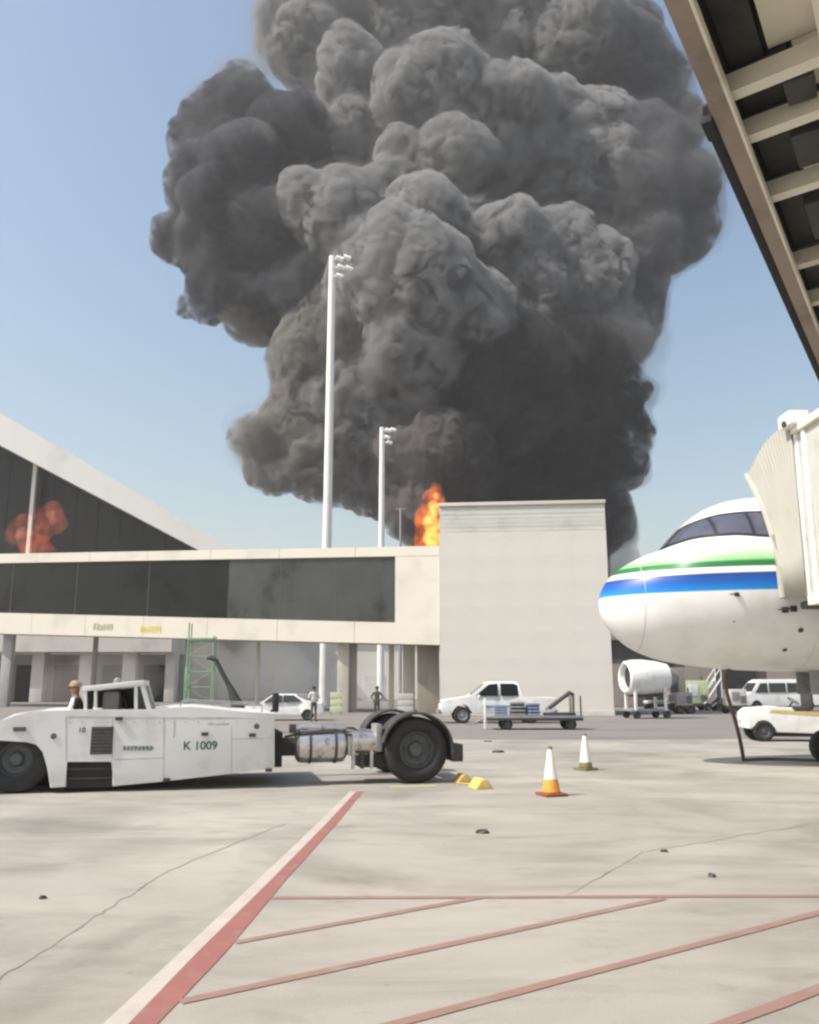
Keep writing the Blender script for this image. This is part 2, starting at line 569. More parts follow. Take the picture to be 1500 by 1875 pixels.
# ------------------------------------------------------------------ glazed passenger walkway
Yr, Yl = BY + 1.35, 77.0
def wk(px_l, px_r):
    a, b = P(0, px_l, Yl), P(805, px_r, Yr)
    return a, b
tl, tr = wk(1014, 999.5)
wtl, wtr = wk(1031, 1017)
wbl, wbr = wk(1122, 1142)
bl, br = wk(1160, 1181)
a0, b0 = P(0, 1100, Yl), P(805, 1100, Yr)
wd = Vector((a0.x - b0.x, a0.y - b0.y, 0))
WL = wd.length
wu = wd / WL                                # along, from block to the left
wn = Vector((wu.y, -wu.x, 0))
if wn.y > 0: wn = -wn                       # outward, to the camera
walk = empty('glazed_walkway', (b0.x, b0.y, 0), 0,
             'long raised cream walkway with a dark glass ribbon, joined to the cream block', 'walkway')
TOT = 1.35                                  # runs on past the picture's edge
def wz(l, r, t):
    return r.z + (l.z - r.z) * t
def wpt(t, off, z):                         # local to the walkway's empty
    v = wu * (WL * t) - wn * off
    return Vector((v.x, v.y, z))
def wslab(name, t0, t1, o0, o1, lo, hi, m, smooth=0):
    v = []
    for k in (0, 1):
        e = (lo, hi)[k]
        for t, o in ((t0, o0), (t1, o0), (t1, o1), (t0, o1)):
            v.append(wpt(t, o, e(t)))
    return MB().hexa(v).build(name, m, walk, smooth=smooth)
ztop = lambda t: wz(tl, tr, t)
zwt = lambda t: wz(wtl, wtr, t)
zwb = lambda t: wz(wbl, wbr, t)
zbt = lambda t: wz(bl, br, t)
tW = 1 - 0.0
t_win0 = (P(725, 1100, Yr).x - b0.x) / (wu.x * WL) * 1.03
DEP = 4.2
npan = 9
# roof edge and floor edge in sheets with open joints
for k in range(npan):
    t0 = TOT * k / npan + (0.0004 if k else 0)
    t1 = TOT * (k + 1) / npan - 0.0004
    wslab('roof_edge_panel', t0, t1, 0.0, 0.35, zwt, ztop, M_cream2)
    wslab('floor_edge_panel', t0, t1, 0.0, 0.35, zbt, zwb, M_cream2)
wslab('roof_deck', 0, TOT, 0.36, DEP, lambda t: ztop(t) - 0.45, lambda t: ztop(t) - 0.04, M_cream2)
wslab('floor_deck', 0, TOT, 0.36, DEP, lambda t: zbt(t) + 0.02, lambda t: zbt(t) + 0.6, M_cream2)
wslab('rear_wall', 0, TOT, DEP - 0.1, DEP, lambda t: zbt(t) + 0.61, lambda t: ztop(t) - 0.46, M_recess)
wslab('end_wall', 0.0, t_win0, 0.02, 0.34, zwb, zwt, M_cream2)
t415 = (415 - 805) / (0 - 805.0)
t415 = (P(415, 1080, Yr + (Yl - Yr) * 0.40).x - b0.x) / (wu.x * WL)
cuts = [t_win0 + (t415 - t_win0) * k / 3 for k in range(4)] + [t415 + (TOT - t415) * k / 5 for k in range(1, 6)]
for k in range(len(cuts) - 1):
    g = M_glass2 if k < 3 else M_glass
    wslab('glass_pane', cuts[k] + 0.0003, cuts[k + 1] - 0.0003, 0.2, 0.235, lambda t: zwb(t) - 0.02, lambda t: zwt(t) + 0.02, g)
    if k:
        wslab('mullion', cuts[k] - 0.0009, cuts[k] + 0.0009, 0.185, 0.26, zwb, zwt, M_dark)
# things printed on the floor edge: two worn patches of lettering
def wsign(body, pxc, pyc, size, m):
    t = 0.0
    for _ in range(60):
        p = wpt(t, 0, 0) + walk.location
        q = P(pxc, pyc, p.y)
        t += (q.x - p.x) / (wu.x * WL)
    p = P(pxc, pyc, p.y)
    loc = p - walk.location + wn * 0.012
    rz = math.atan2(-wu.y, -wu.x)
    slope = math.atan2(bl.z - br.z, WL)
    M = Matrix.Translation(loc) @ Matrix.Rotation(rz, 4, 'Z') @ Matrix.Rotation(slope, 4, 'Y') @ FACE
    rg = random.Random(int(pxc))
    gm = MB()                              # signwriting too far off to read
    for k in range(6):
        x = (k - 2.5) * size * 0.62
        for q in range(3):
            gm.box((x + (q - 1) * size * 0.17, rg.uniform(-0.12, 0.12) * size, 0.002 * q), (size * 0.11, size * rg.uniform(0.45, 0.95), 0.008), M)
        gm.box((x, rg.choice((-0.35, 0.0, 0.35)) * size, 0.007), (size * 0.46, size * 0.12, 0.008), M)
    gm.build('lettering', m, walk, smooth=0)
wsign('', 189, 1148, 0.62, M_tan)
wsign('', 276, 1152, 0.62, M_yeltext)

# columns carrying the walkway
def column(pxa, pxb, off, m, name='support_column'):
    xm = (pxa + pxb) / 2
    t = max(0.0, (805 - xm) / 805.0 * 0.8)
    for _ in range(40):
        p = wpt(t, off, 0) + walk.location
        q = P(xm, 1200, p.y)
        t += (q.x - p.x) / (wu.x * WL)
    p = wpt(t, off, 0)
    w = (pxb - pxa) / ppm((p + walk.location).y)
    h = zbt(t)
    return MB().box((p.x, p.y, h / 2), (w, w * 0.8, h - 0.004), Matrix.Identity(4), bev=min(0.05, w * 0.1)).build(name, m, walk)
column(619, 640, 1.2, M_cream2)
column(641, 654, 1.6, M_brown)
column(712, 722, 3.4, M_cream2)
column(738, 760, 3.4, M_cream2)
column(764, 804, 2.4, M_brown)
column(6, 24, 1.6, M_termwall)
column(340, 346, 3.6, M_termwall)
column(170, 178, 3.6, M_brown)
column(470, 476, 3.6, M_cream2)

# ------------------------------------------------------------------ terminal hall with the leaning roof
HY = 104.0
hall = empty('terminal_hall', (P(0, 1250, HY).x, HY, 0), 0,
             'terminal hall with a steep white roof edge over dark glazing', 'building')
hx = hall.location.x
def hp(x, y, dy=0.0):
    p = P(x, y, HY + dy)
    return (p.x - hx, p.z)
roof_poly = [hp(-210, 632), hp(0, 756), hp(418, 1000), hp(470, 1030), hp(405, 1030), hp(358, 1004), hp(0, 815), hp(-210, 705)]
MB().prism(roof_poly, 0.0, 55.0).build('roof', M_roof, hall, smooth=0)
fas = [hp(-210, 640), hp(0, 764), hp(418, 1004), hp(380, 1003), hp(0, 800), hp(-210, 688)]
face_poly = [hp(-210, 700, 5), hp(0, 812, 5), hp(365, 1006, 5), hp(430, 1040, 5), hp(430, 1160, 5), hp(-210, 1160, 5)]
MB().prism(face_poly, 5.0, 6.0).build('glazing_backing', M_recess, hall, smooth=0)
# glazing as upright panes between mullions, clipped to the roof slope
def roof_z(x):
    for (xa, za), (xb, zb) in zip(face_poly[:4], face_poly[1:4]):
        if xa <= x <= xb:
            return za + (zb - za) * (x - xa) / (xb - xa)
    return face_poly[3][1]
xs0, xs1 = face_poly[0][0] + 0.1, face_poly[3][0] - 0.1
nb = 16
zb_ = face_poly[4][1] + 0.1
for k in range(nb):
    xa = xs0 + (xs1 - xs0) * k / nb
    xb = xs0 + (xs1 - xs0) * (k + 1) / nb
    za, zc = roof_z(xa) - 0.15, roof_z(xb) - 0.15
    MB().prism([(xa + 0.04, za), (xb - 0.04, zc), (xb - 0.04, zb_), (xa + 0.04, zb_)], 4.9, 4.96).build('glass_pane', M_hallglass, hall, smooth=0)
pm = hp(60, 900, 3.2)
MB().box((pm[0], 3.4, 16), (0.45, 0.45, 32)).build('post', M_roof, hall)
# ground floor: piers, openings, light band
zg = hp(0, 1166, 0)[1]
zh = hp(0, 1196, 0)[1]
xl, xr = hp(-210, 1200)[0], hp(330, 1200)[0]
MB().box(((xl + xr) / 2, -1.0, (zg + zh) / 2), (xr - xl, 6.0, zg - zh)).build('light_band', M_termcol, hall)
MB().box(((xl + xr) / 2, 3.0, zh / 2), (xr - xl, 1.0, zh - 0.01)).build('rear_wall', M_termwall, hall)
for pxc, w in ((-120, 26), (-40, 24), (85, 22), (172, 26), (248, 24), (322, 18)):
    c = hp(pxc, 1250)[0]
    MB().box((c, -2.0, zh / 2), (w / ppm(HY), 1.6, zh - 0.01), bev=0.05).build('pier', M_termcol, hall)
for pxa, pxb, m in ((-25, 8, M_recess), (28, 70, M_dkwall), (98, 148, M_reddoor), (186, 232, M_dkwall), (262, 305, M_recess)):
    a, b = hp(pxa, 1250, 2.4)[0], hp(pxb, 1250, 2.4)[0]
    hh = hp(0, 1218, 2.4)[1]
    MB().box(((a + b) / 2, 2.44, hh / 2), (b - a, 0.1, hh - 0.02)).build('shutter', m, hall)

# ------------------------------------------------------------------ pale wall added to stand for the haze under the walkway
pb = P(560, 1290, 132)
pale = empty('haze_wall', (pb.x, 132, 0), 0, 'low added wall, pale as smoke haze, beyond the walkway columns', 'building')
x0, x1 = P(330, 1250, 132).x - pb.x, P(840, 1250, 132).x - pb.x
zt_ = P(500, 1168, 132).z
M_haze = mat('haze_pale_wall', (0.68, 0.65, 0.58), 0.85, var=0.08, scale=0.08)  # bright haze put into the wall's pale colour
MB().box(((x0 + x1) / 2, 6, zt_ / 2), (x1 - x0, 12, zt_)).build('wall', M_haze, pale)
MB().box(((x0 + x1) / 2, 5.8, zt_ + 0.2), (x1 - x0 + 0.8, 12.8, 0.4)).build('roof_edge', M_conc, pale)
for k in range(5):
    c = x0 + (x1 - x0) * (k + 0.5) / 5
    MB().box((c, -0.03, 1.7), (3.0, 0.08, 3.3)).build('shutter', M_termcol, pale)

# ------------------------------------------------------------------ dark workshop behind the airliner
db = P(1320, 1295, 78)
shop = empty('dark_workshop', (db.x, 78, 0), 0, 'low workshop wall coloured dark for shade between the cream block and the parked equipment', 'building')
x0, x1 = P(1095, 1250, 78).x - db.x, P(1620, 1250, 78).x - db.x
zt_ = P(1150, 1172, 78).z
MB().box(((x0 + x1) / 2, 4, zt_ / 2), (x1 - x0, 8, zt_)).build('wall', M_dkwall, shop)  # dark wall colour stands for the shade lying on it
MB().box(((x0 + x1) / 2, 3.8, zt_ + 0.12), (x1 - x0 + 0.5, 8.6, 0.24)).build('roof_edge', M_grey, shop)
for k in range(7):
    c = x0 + (x1 - x0) * (k + 0.5) / 7
    MB().box((c, -0.04, 1.9), (2.6, 0.1, 3.7)).build('shutter', M_recess if k % 2 else M_brown, shop)

# ------------------------------------------------------------------ floodlight masts
def mast(px, ytop, Y, wpx, label, heads):
    p = P(px, 1250, Y)
    top = P(px, ytop, Y)
    r = wpx / ppm(Y) / 2
    h = top.z
    x = p.x
    root = empty('floodlight_mast', (x, Y, 0), 0, label, 'light mast', 'floodlight masts behind the walkway')
    mb = MB()
    n = 12
    mb.lathe([(0, 0)] + [(r * (1.15 - 0.35 * k / n), h * k / n) for k in range(n + 1)] + [(0, h)], seg=20)
    mb.build('pole', M_mast, root)
    MB().lathe([(0, 0.0), (r * 2.1, 0.0), (r * 2.1, 0.12), (r * 1.3, 0.5), (0, 0.5)], seg=20).build('base_flange', M_grey, root)
    for zz, dx in heads:
        arm = MB()
        arm.tube([(0, 0, h - zz), (dx * 0.5, -0.25, h - zz + 0.1), (dx, -0.4, h - zz + 0.05)], 0.07)
        a = arm.build('bracket', M_mast, root)
        M = Matrix.Translation((dx, -0.5, h - zz)) @ Matrix.Rotation(R(50), 4, 'X') @ Matrix.Rotation(R(20), 4, 'Y')
        lm = MB()
        lm.box((0, 0, 0), (0.72, 0.5, 0.34), M, bev=0.05)
        lb = lm.build('lamp_head', M_mast, root)
        lg = MB()
        lg.box((0, 0, -0.185), (0.6, 0.4, 0.03), M)
        g = lg.build('lamp_glass', M_grey, lb)
    return root
mast(594, 470, 79, 17, 'tall white floodlight mast with a cluster of lamps near its tip', [(0.45, 0.75), (0.35, 1.5), (1.35, 0.9), (1.5, 1.7), (2.3, 0.8)])
mast(697, 783, 112, 12, 'shorter white floodlight mast with one small lamp cluster', [(0.5, 0.8), (0.45, 1.5), (1.5, 0.7), (2.2, 1.0)])
p = P(733, 1250, 118)
pt = P(733, 930, 118)
pole = empty('thin_pole', (p.x, 118, 0), 0, 'thin plain grey pole beside the fire', 'pole')
MB().tube([(0, 0, 0), (0, 0, pt.z)], [0.22, 0.14], seg=12).build('shaft', M_grey, pole)
MB().lathe([(0, 0), (0.4, 0), (0.4, 0.1), (0, 0.1)], seg=16).build('base_plate', M_grey, pole)
MB().tube([(-0.7, 0, pt.z - 0.2), (0.7, 0, pt.z - 0.2)], 0.08, seg=8).build('cross_arm', M_grey, pole)

# ------------------------------------------------------------------ airliner (front part, the stand at the right)
PY = 20.6
PX = (1097 - 750) / F * (PY * cp + 0.4)
air = empty('airliner', (PX, PY, 0), 0, 'white airliner nose with green and blue stripes at a boarding bridge', 'airplane')
S_T = [0, .03, .12, .3, .55, 1.07, 1.52, 1.8, 2.1, 2.6, 3.2, 3.8, 4.6, 6, 16]
Z_T = [3.65, 3.86, 4.08, 4.32, 4.52, 4.80, 4.98, 5.27, 5.57, 5.93, 6.14, 6.22, 6.25, 6.26, 6.26]
S_B = [0, .03, .12, .3, .68, 1.33, 2.1, 3, 4, 5.2, 7, 16]
Z_B = [3.65, 3.43, 3.21, 2.97, 2.64, 2.37, 2.23, 2.14, 2.10, 2.08, 2.08, 2.08]
S_W = [0, .03, .12, .3, .55, 1, 1.5, 2.1, 3, 4, 5, 16]
W_W = [0, .19, .40, .66, .90, 1.20, 1.42, 1.62, 1.83, 1.94, 1.975, 1.975]
def smoothcurve(xs, ys):
    xs = np.array(xs, float); ys = np.array(ys, float)
    h = np.diff(xs); d = np.diff(ys) / h
    m = np.zeros(len(xs))
    m[0], m[-1] = d[0], d[-1]
    for i in range(1, len(xs) - 1):
        if d[i - 1] * d[i] > 0:
            w1, w2 = 2 * h[i] + h[i - 1], h[i] + 2 * h[i - 1]
            m[i] = (w1 + w2) / (w1 / d[i - 1] + w2 / d[i])
    def f(x):
        i = int(min(max(np.searchsorted(xs, x) - 1, 0), len(h) - 1))
        t = (x - xs[i]) / h[i]
        return float((2*t**3-3*t*t+1)*ys[i] + (t**3-2*t*t+t)*h[i]*m[i] + (-2*t**3+3*t*t)*ys[i+1] + (t**3-t*t)*h[i]*m[i+1])
    return f
fT, fB, fW = smoothcurve(S_T, Z_T), smoothcurve(S_B, Z_B), smoothcurve(S_W, W_W)
def fM(s):
    t = min(1, s / 4.5)
    return 3.65 + 0.5 * (1 - (1 - t) ** 2)
def sect(s, th):
    """th: 0 = camera side, 90 = crown, 180 = far side, 270 = belly (degrees)"""
    a = R(th)
    c, si = math.cos(a), math.sin(a)
    zm = fM(s)
    zt, zb = fT(s), fB(s)
    zm = min(max(zm, zb + 0.3 * (zt - zb)), zt - 0.3 * (zt - zb))
    z = zm + (zt - zm) * si if si >= 0 else zm + (zm - zb) * si
    return Vector((s, -fW(s) * c, z)), zm
def th_at(s, z):
    zm = min(max(fM(s), fB(s) + 0.3 * (fT(s) - fB(s))), fT(s) - 0.3 * (fT(s) - fB(s)))
    k = (z - zm) / (fT(s) - zm) if z > zm else (z - zm) / (zm - fB(s))
    return math.degrees(math.asin(max(-1, min(1, k))))
def livery():
    m = bpy.data.materials.new('airliner_livery')
    m.use_nodes = True
    t = m.node_tree
    L = t.links
    b = t.nodes['Principled BSDF']
    tc = t.nodes.new('ShaderNodeTexCoord')
    sep = t.nodes.new('ShaderNodeSeparateXYZ')
    L.new(tc.outputs['Object'], sep.inputs[0])
    # stripes climb a little towards the tail: z' = z - 0.012 x
    ma = t.nodes.new('ShaderNodeMath'); ma.operation = 'MULTIPLY_ADD'
    ma.inputs[1].default_value = -0.006
    L.new(sep.outputs['X'], ma.inputs[0]); L.new(sep.outputs['Z'], ma.inputs[2])
    mr = t.nodes.new('ShaderNodeMapRange')
    mr.inputs['From Min'].default_value = 3.0
    mr.inputs['From Max'].default_value = 6.0
    L.new(ma.outputs[0], mr.inputs['Value'])
    r = t.nodes.new('ShaderNodeValToRGB')
    r.color_ramp.interpolation = 'LINEAR'
    white = (0.80, 0.80, 0.79)
    f = lambda z: (z - 3.0) / 3.0
    st = [(0, white), (f(3.79), white), (f(3.81), (0.0, 0.27, 0.72)), (f(3.98), (0.0, 0.11, 0.50)), (f(4.18), (0.006, 0.04, 0.26)), (f(4.20), white),
          (f(4.315), white), (f(4.335), (0.01, 0.15, 0.035)), (f(4.45), (0.015, 0.20, 0.05)), (f(4.475), (0.27, 0.56, 0.26)), (f(4.64), (0.52, 0.74, 0.50)), (f(4.92), white), (1, white)]
    e = r.color_ramp.elements
    while len(e) < len(st):
        e.new(0.5)
    for k, (p_, c) in enumerate(st):
        e[k].position = p_
        e[k].color = (*c, 1)
    L.new(mr.outputs[0], r.inputs[0])
    nz = t.nodes.new('ShaderNodeTexNoise')
    nz.inputs['Scale'].default_value = 1.6
    nz.inputs['Detail'].default_value = 6
    L.new(tc.outputs['Object'], nz.inputs['Vector'])
    rp = t.nodes.new('ShaderNodeValToRGB')
    rp.color_ramp.elements[0].position = 0.3
    rp.color_ramp.elements[0].color = (0.86, 0.85, 0.82, 1)
    rp.color_ramp.elements[1].position = 0.6
    rp.color_ramp.elements[1].color = (1, 1, 1, 1)
    L.new(nz.outputs['Fac'], rp.inputs[0])
    mx = t.nodes.new('ShaderNodeMix'); mx.data_type = 'RGBA'; mx.blend_type = 'MULTIPLY'
    mx.inputs[0].default_value = 0.8
    L.new(r.outputs[0], mx.inputs[6]); L.new(rp.outputs[0], mx.inputs[7])
    L.new(mx.outputs[2], b.inputs['Base Color'])
    b.inputs['Roughness'].default_value = 0.4
    b.inputs['Coat Weight'].default_value = 0.15
    b.inputs['Coat Roughness'].default_value = 0.12
    return m
M_livery = livery()
ss = [0.0, 0.012, 0.03, 0.07, 0.12, 0.2, 0.3, 0.42] + [0.55 + 0.09 * k for k in range(50)] + [5.2 + 0.6 * k for k in range(19)]
NS = 72
vs, fs = [], []
vs.append((0, 0, 3.65))
for s in ss[1:]:
    for k in range(NS):
        vs.append(tuple(sect(s, 360.0 * k / NS)[0]))
for k in range(NS):
    fs.append((0, 1 + (k + 1) % NS, 1 + k))
for i in range(len(ss) - 2):
    for k in range(NS):
        a, b = 1 + i * NS, 1 + (i + 1) * NS
        fs.append((a + k, a + (k + 1) % NS, b + (k + 1) % NS, b + k))
fs.append(tuple(1 + (len(ss) - 2) * NS + k for k in range(NS)))
me_o = mesh_obj('fuselage', vs, fs, M_livery, air, smooth=60)
fus = me_o
# flight deck windows: a dark surround and the panes that sit in it
wlo = smoothcurve([1.40, 1.60, 2.1, 2.7, 3.3, 4.0], [4.90, 4.96, 5.05, 5.06, 5.00, 4.93])
whi = smoothcurve([1.40, 1.85, 2.2, 2.7, 3.2, 3.7, 4.0], [4.95, 5.42, 5.56, 5.66, 5.68, 5.66, 5.64])
def patch(name, s0, s1, lo, hi, off, m, parent, side=1, ns=14, nt=8):
    v, f = [], []
    for i in range(ns + 1):
        s = s0 + (s1 - s0) * i / ns
        zl_, zh_ = lo(s), min(hi(s), fT(s) - 0.0005)
        zl_ = min(zl_, zh_ - 0.001)
        ta, tb = th_at(s, zl_), th_at(s, zh_)
        for j in range(nt + 1):
            th = ta + (tb - ta) * j / nt
            p = sect(s, th)[0]
            q = sect(s, th + 1)[0] - sect(s, th - 1)[0]
            w = sect(s + 0.01, th)[0] - sect(s - 0.01, th)[0]
            n = q.cross(w).normalized()
            c = Vector((s, 0, fM(s)))
            if n.dot(p - c) < 0: n = -n
            p = p + n * off
            if side < 0: p.y = -p.y
            v.append(p)
    for i in range(ns):
        for j in range(nt):
            a = i * (nt + 1) + j
            f.append((a, a + 1, a + nt + 2, a + nt + 1))
    return mesh_obj(name, v, f, m, parent, smooth=60)
M_cockpit = mat('window_surround', (0.03, 0.028, 0.035), 0.25, var=0.1, scale=4)
M_pane = mat('cockpit_glass', (0.075, 0.08, 0.11), 0.06, var=0.15, scale=2, spec=0.8)
for sd in (1, -1):
    patch('window_surround', 1.43, 3.98, wlo, whi, 0.006, M_cockpit, air, sd, ns=40)
    for s0, s1 in ((1.62, 2.38), (2.46, 3.12), (3.2, 3.62)):
        patch('cockpit_window', s0, s1, lambda s: wlo(s) + 0.06, lambda s: min(whi(s) - 0.06, fT(s) - 0.03), 0.011, M_pane, air, sd)
# seams, probes, ports, radome join
def surf(s, z):
    p = sect(s, th_at(s, z))[0]
    return p
def ring(s, w, m, name):
    v, f = [], []
    for k in range(NS):
        for ds in (-w / 2, w / 2):
            p, zm = sect(s + ds, 360.0 * k / NS)
            c = Vector((s, 0, zm))
            v.append(p + (p - c).normalized() * 0.002)
    for k in range(NS):
        a, b = 2 * k, 2 * ((k + 1) % NS)
        f.append((a, a + 1, b + 1, b))
    return mesh_obj(name, v, f, m, air, smooth=60)
M_seam = mat('panel_seam', (0.45, 0.45, 0.44), 0.5, var=0.1)
ring(0.82, 0.012, M_seam, 'radome_joint')
ring(4.42, 0.01, M_seam, 'skin_joint')
for s, z in ((2.62, 3.72), (3.62, 3.38), (3.80, 3.40)):
    p = surf(s, z)
    mb = MB()
    mb.box((p.x, p.y - 0.03, p.z), (0.14 if z < 3.6 else 0.1, 0.05, 0.13 if z < 3.6 else 0.09), bev=0.015)
    mb.tube([(p.x, p.y - 0.05, p.z), (p.x - 0.1, p.y - 0.09, p.z), (p.x - 0.17, p.y - 0.09, p.z)], 0.014, seg=8)
    mb.build('air_data_probe', M_dark, air)
for s, z, r_ in ((4.02, 2.96, 0.06), (3.80, 2.55, 0.05), (2.6, 3.15, 0.018), (4.6, 2.75, 0.04)):
    p = surf(s, z)
    nrm = (p - Vector((p.x, 0, 4.1))).normalized()
    M = Matrix.Translation(p + nrm * 0.004) @ nrm.to_track_quat('Z', 'Y').to_matrix().to_4x4()
    MB().lathe([(0, 0.0), (r_, 0.0), (r_, 0.006), (0, 0.006)], M, seg=16).build('static_port', M_dark, air)
# passenger door outline
dv = MB()
for z in (3.45, 5.3):
    for k in range(8):
        s = 5.0 + 0.81 * k / 7
        p = surf(s, z)
        dv.box((p.x, p.y - 0.002, p.z), (0.12, 0.015, 0.02))
dv.build('door_frame', M_seam, air)
# nose gear
gear_s = 5.28
mb = MB()
mb.tube([(gear_s, 0, 2.5), (gear_s - 0.08, 0, 0.42)], [0.1, 0.075], seg=14)
mb.tube([(gear_s + 0.9, 0, 2.3), (gear_s - 0.02, 0, 1.2)], 0.045, seg=10)
mb.tube([(gear_s - 0.08, -0.3, 0.385), (gear_s - 0.08, 0.3, 0.385)], 0.05, seg=12)
mb.box((gear_s - 0.02, 0, 1.35), (0.2, 0.34, 0.16), bev=0.02)
mb.build('nose_gear_leg', M_grey, air)
for k in (-1, 1):
    mb = MB()
    mb.box((gear_s + 0.05, k * 0.36, 1.85), (1.3, 0.03, 0.55), bev=0.01)
    mb.build('gear_door', M_grey, air)
def wheel_parts(root, c, r, w, rim_r, hubs=8, axis='Y', out=-1, tread=0):
    """tyre with rim and hub as a part; the wheel's axis lies along local y"""
    M = Matrix.Translation(c) @ Matrix.Rotation(R(90), 4, 'X')
    h = w / 2
    b = r - rim_r
    prof = [(rim_r * 0.98, -h * 0.72), (rim_r + b * 0.12, -h * 0.9), (rim_r + b * 0.45, -h), (rim_r + b * 0.75, -h * 0.96), (r * 0.975, -h * 0.78), (r, -h * 0.5),
            (r, -h * 0.12), (r * 0.985, -h * 0.1), (r * 0.985, h * 0.1), (r, h * 0.12),
            (r, h * 0.5), (r * 0.975, h * 0.78), (rim_r + b * 0.75, h * 0.96), (rim_r + b * 0.45, h), (rim_r + b * 0.12, h * 0.9), (rim_r * 0.98, h * 0.72), (rim_r * 0.98, -h * 0.72)]
    ty = MB().lathe(prof, M, seg=44).build('tyre', M_black, root, smooth=40)
    rp_ = MB()
    for sg in (1, -1):
        rp_.lathe([(rim_r * 1.0, sg * h * 0.74), (rim_r * 0.93, sg * h * 0.80), (rim_r * 0.86, sg * h * 0.62), (rim_r * 0.8, sg * h * 0.3), (rim_r * 0.45, sg * h * 0.22), (rim_r * 0.4, sg * h * 0.5), (rim_r * 0.3, sg * h * 0.62), (0, sg * h * 0.62)], M, seg=32)
        for k in range(hubs):
            a = 2 * math.pi * k / hubs
            rp_.lathe([(0, 0), (rim_r * 0.05, 0), (rim_r * 0.05, rim_r * 0.09), (0, rim_r * 0.09)],
                      M @ Matrix.Translation((rim_r * 0.62 * math.cos(a), rim_r * 0.62 * math.sin(a), sg * h * 0.27)) @ (Matrix.Identity(4) if sg > 0 else Matrix.Rotation(math.pi, 4, 'X')), seg=6)
    rp_.build('rim', M_rim, ty)
    return ty
for k in (-1, 1):
    wheel_parts(air, (gear_s - 0.08, k * 0.25, 0.385), 0.385, 0.22, 0.19)

# ground power cable hanging from the nose
c_top = Vector((PX + 2.95, PY - 0.1, 2.17))
c_end = G(1362, 1394)
pts = []
b0_, b1_, b2_, b3_ = c_top, P(1316, 1268, PY - 0.2), P(1348, 1290, 20.2), c_end + Vector((0, 0, 0.02))
for k in range(25):
    t = k / 24
    q = b0_ * (1 - t) ** 3 + b1_ * 3 * t * (1 - t) ** 2 + b2_ * 3 * t * t * (1 - t) + b3_ * t ** 3
    pts.append(q)
last = pts[-1]
for k in range(1, 14):
    pts.append(Vector((last.x + 0.22 * k, last.y + 0.25 * math.sin(k * 0.5), 0.022)))
cab = MB().tube(pts, 0.045, seg=8).build('ground_power_cable', M_cable)
tag(cab, 'brown cable hanging from the airliner nose down to the apron', 'cable')

# ------------------------------------------------------------------ passenger boarding bridge
ZB = 4.2
e0, e1 = G(1215, 0, ZB), G(1500, 670, ZB)
da = (e1 - e0).normalized()
bang = math.atan2(-da.x, da.y)              # local y runs along the tunnel to the aircraft
brg = empty('boarding_bridge', (e0.x, e0.y, 0), bang, 'cream and brown boarding bridge tunnel overhead leading to the airliner door', 'boarding bridge')
def bl_(p):                                 # world to bridge-local
    return Matrix.Rotation(-bang, 4, 'Z') @ (Vector(p) - Vector((e0.x, e0.y, 0)))
fw = bl_(G(1262, 0, ZB)).x                  # flange width
LEN0, LEN1 = -13.0, (bl_(Vector((7.9, 14.3, ZB)))).y
TW = 3.1
for xo, nm in ((0.0, 'edge_beam'), (TW - fw, 'edge_beam')):
    mb = MB()
    ym, yl = (LEN0 + LEN1) / 2, LEN1 - LEN0
    mb.box((xo + fw / 2, ym, ZB + 0.015), (fw, yl, 0.03))
    mb.box((xo + fw / 2, ym, ZB + 0.22), (0.03, yl, 0.38))
    mb.box((xo + fw / 2, ym, ZB + 0.43), (fw, yl, 0.03))
    mb.build(nm, M_beam, brg, smooth=0)
lip = MB()
lip.box((fw + 0.006, (LEN0 + LEN1) / 2, ZB + 0.02), (0.012, LEN1 - LEN0, 0.06))
lip.build('flange_lip', M_bcream, brg, smooth=0)
ys = bl_(G(1300, 215, ZB)).y
mb = MB()
mb.box((-0.028, (ys + LEN1) / 2, ZB + 0.04), (0.05, LEN1 - ys, 0.07), bev=0.012)
mb.box((-0.03, ys + 0.08, ZB + 0.03), (0.055, 0.16, 0.1), bev=0.015)
mb.build('cable_tray', M_black, brg)
# crossbeams with the plates between them
cross = [bl_(G(x, y, ZB + 0.12)).y for x, y in ((1338, 155), (1372, 235), (1418, 345), (1472, 470))]
allc = [cross[0] - 1.1, cross[0] - 0.55] + cross
while allc[-1] + 0.62 < LEN1: allc.append(allc[-1] + 0.62)
while allc[0] - 0.62 > LEN0: allc.insert(0, allc[0] - 0.62)
skew = math.tan(R(6))
def skewbox(x0, x1, y0, y1, z0, z1):
    v = []
    for z in (z0, z1):
        for x, y in ((x0, y0), (x1, y0), (x1, y1), (x0, y1)):
            v.append((x, y - (x - fw) * skew, z))
    return v
for k, y in enumerate(allc):
    if abs(y - (cross[0] - 0.55)) < 1e-6 or abs(y - (cross[0] - 1.1)) < 1e-6:
        continue
    MB().hexa(skewbox(fw * 0.6, TW - fw * 0.6, y - 0.035, y + 0.035, ZB + 0.06, ZB + 0.15)).build('crossbeam', M_bcream, brg, smooth=0)
pm_ = [M_dark, M_bcream, M_dark, M_bcream]
for k in range(len(allc) - 1):
    y0, y1 = allc[k] + 0.005, allc[k + 1] - 0.005
    cuts_ = [fw, fw + 0.16 + 0.09 * ((k * 7) % 3), TW - fw - 0.5, TW - fw]
    for j in range(3):
        m = (M_dark, M_bcream, M_dark)[j] if (k + j) % 3 else (M_dark, M_bcream, M_bcream)[j]
        MB().hexa(skewbox(cuts_[j] + 0.01, cuts_[j + 1] - 0.01, y0, y1, ZB + 0.19 + 0.02 * j, ZB + 0.23 + 0.02 * j)).build('floor_plate', m, brg, smooth=0)
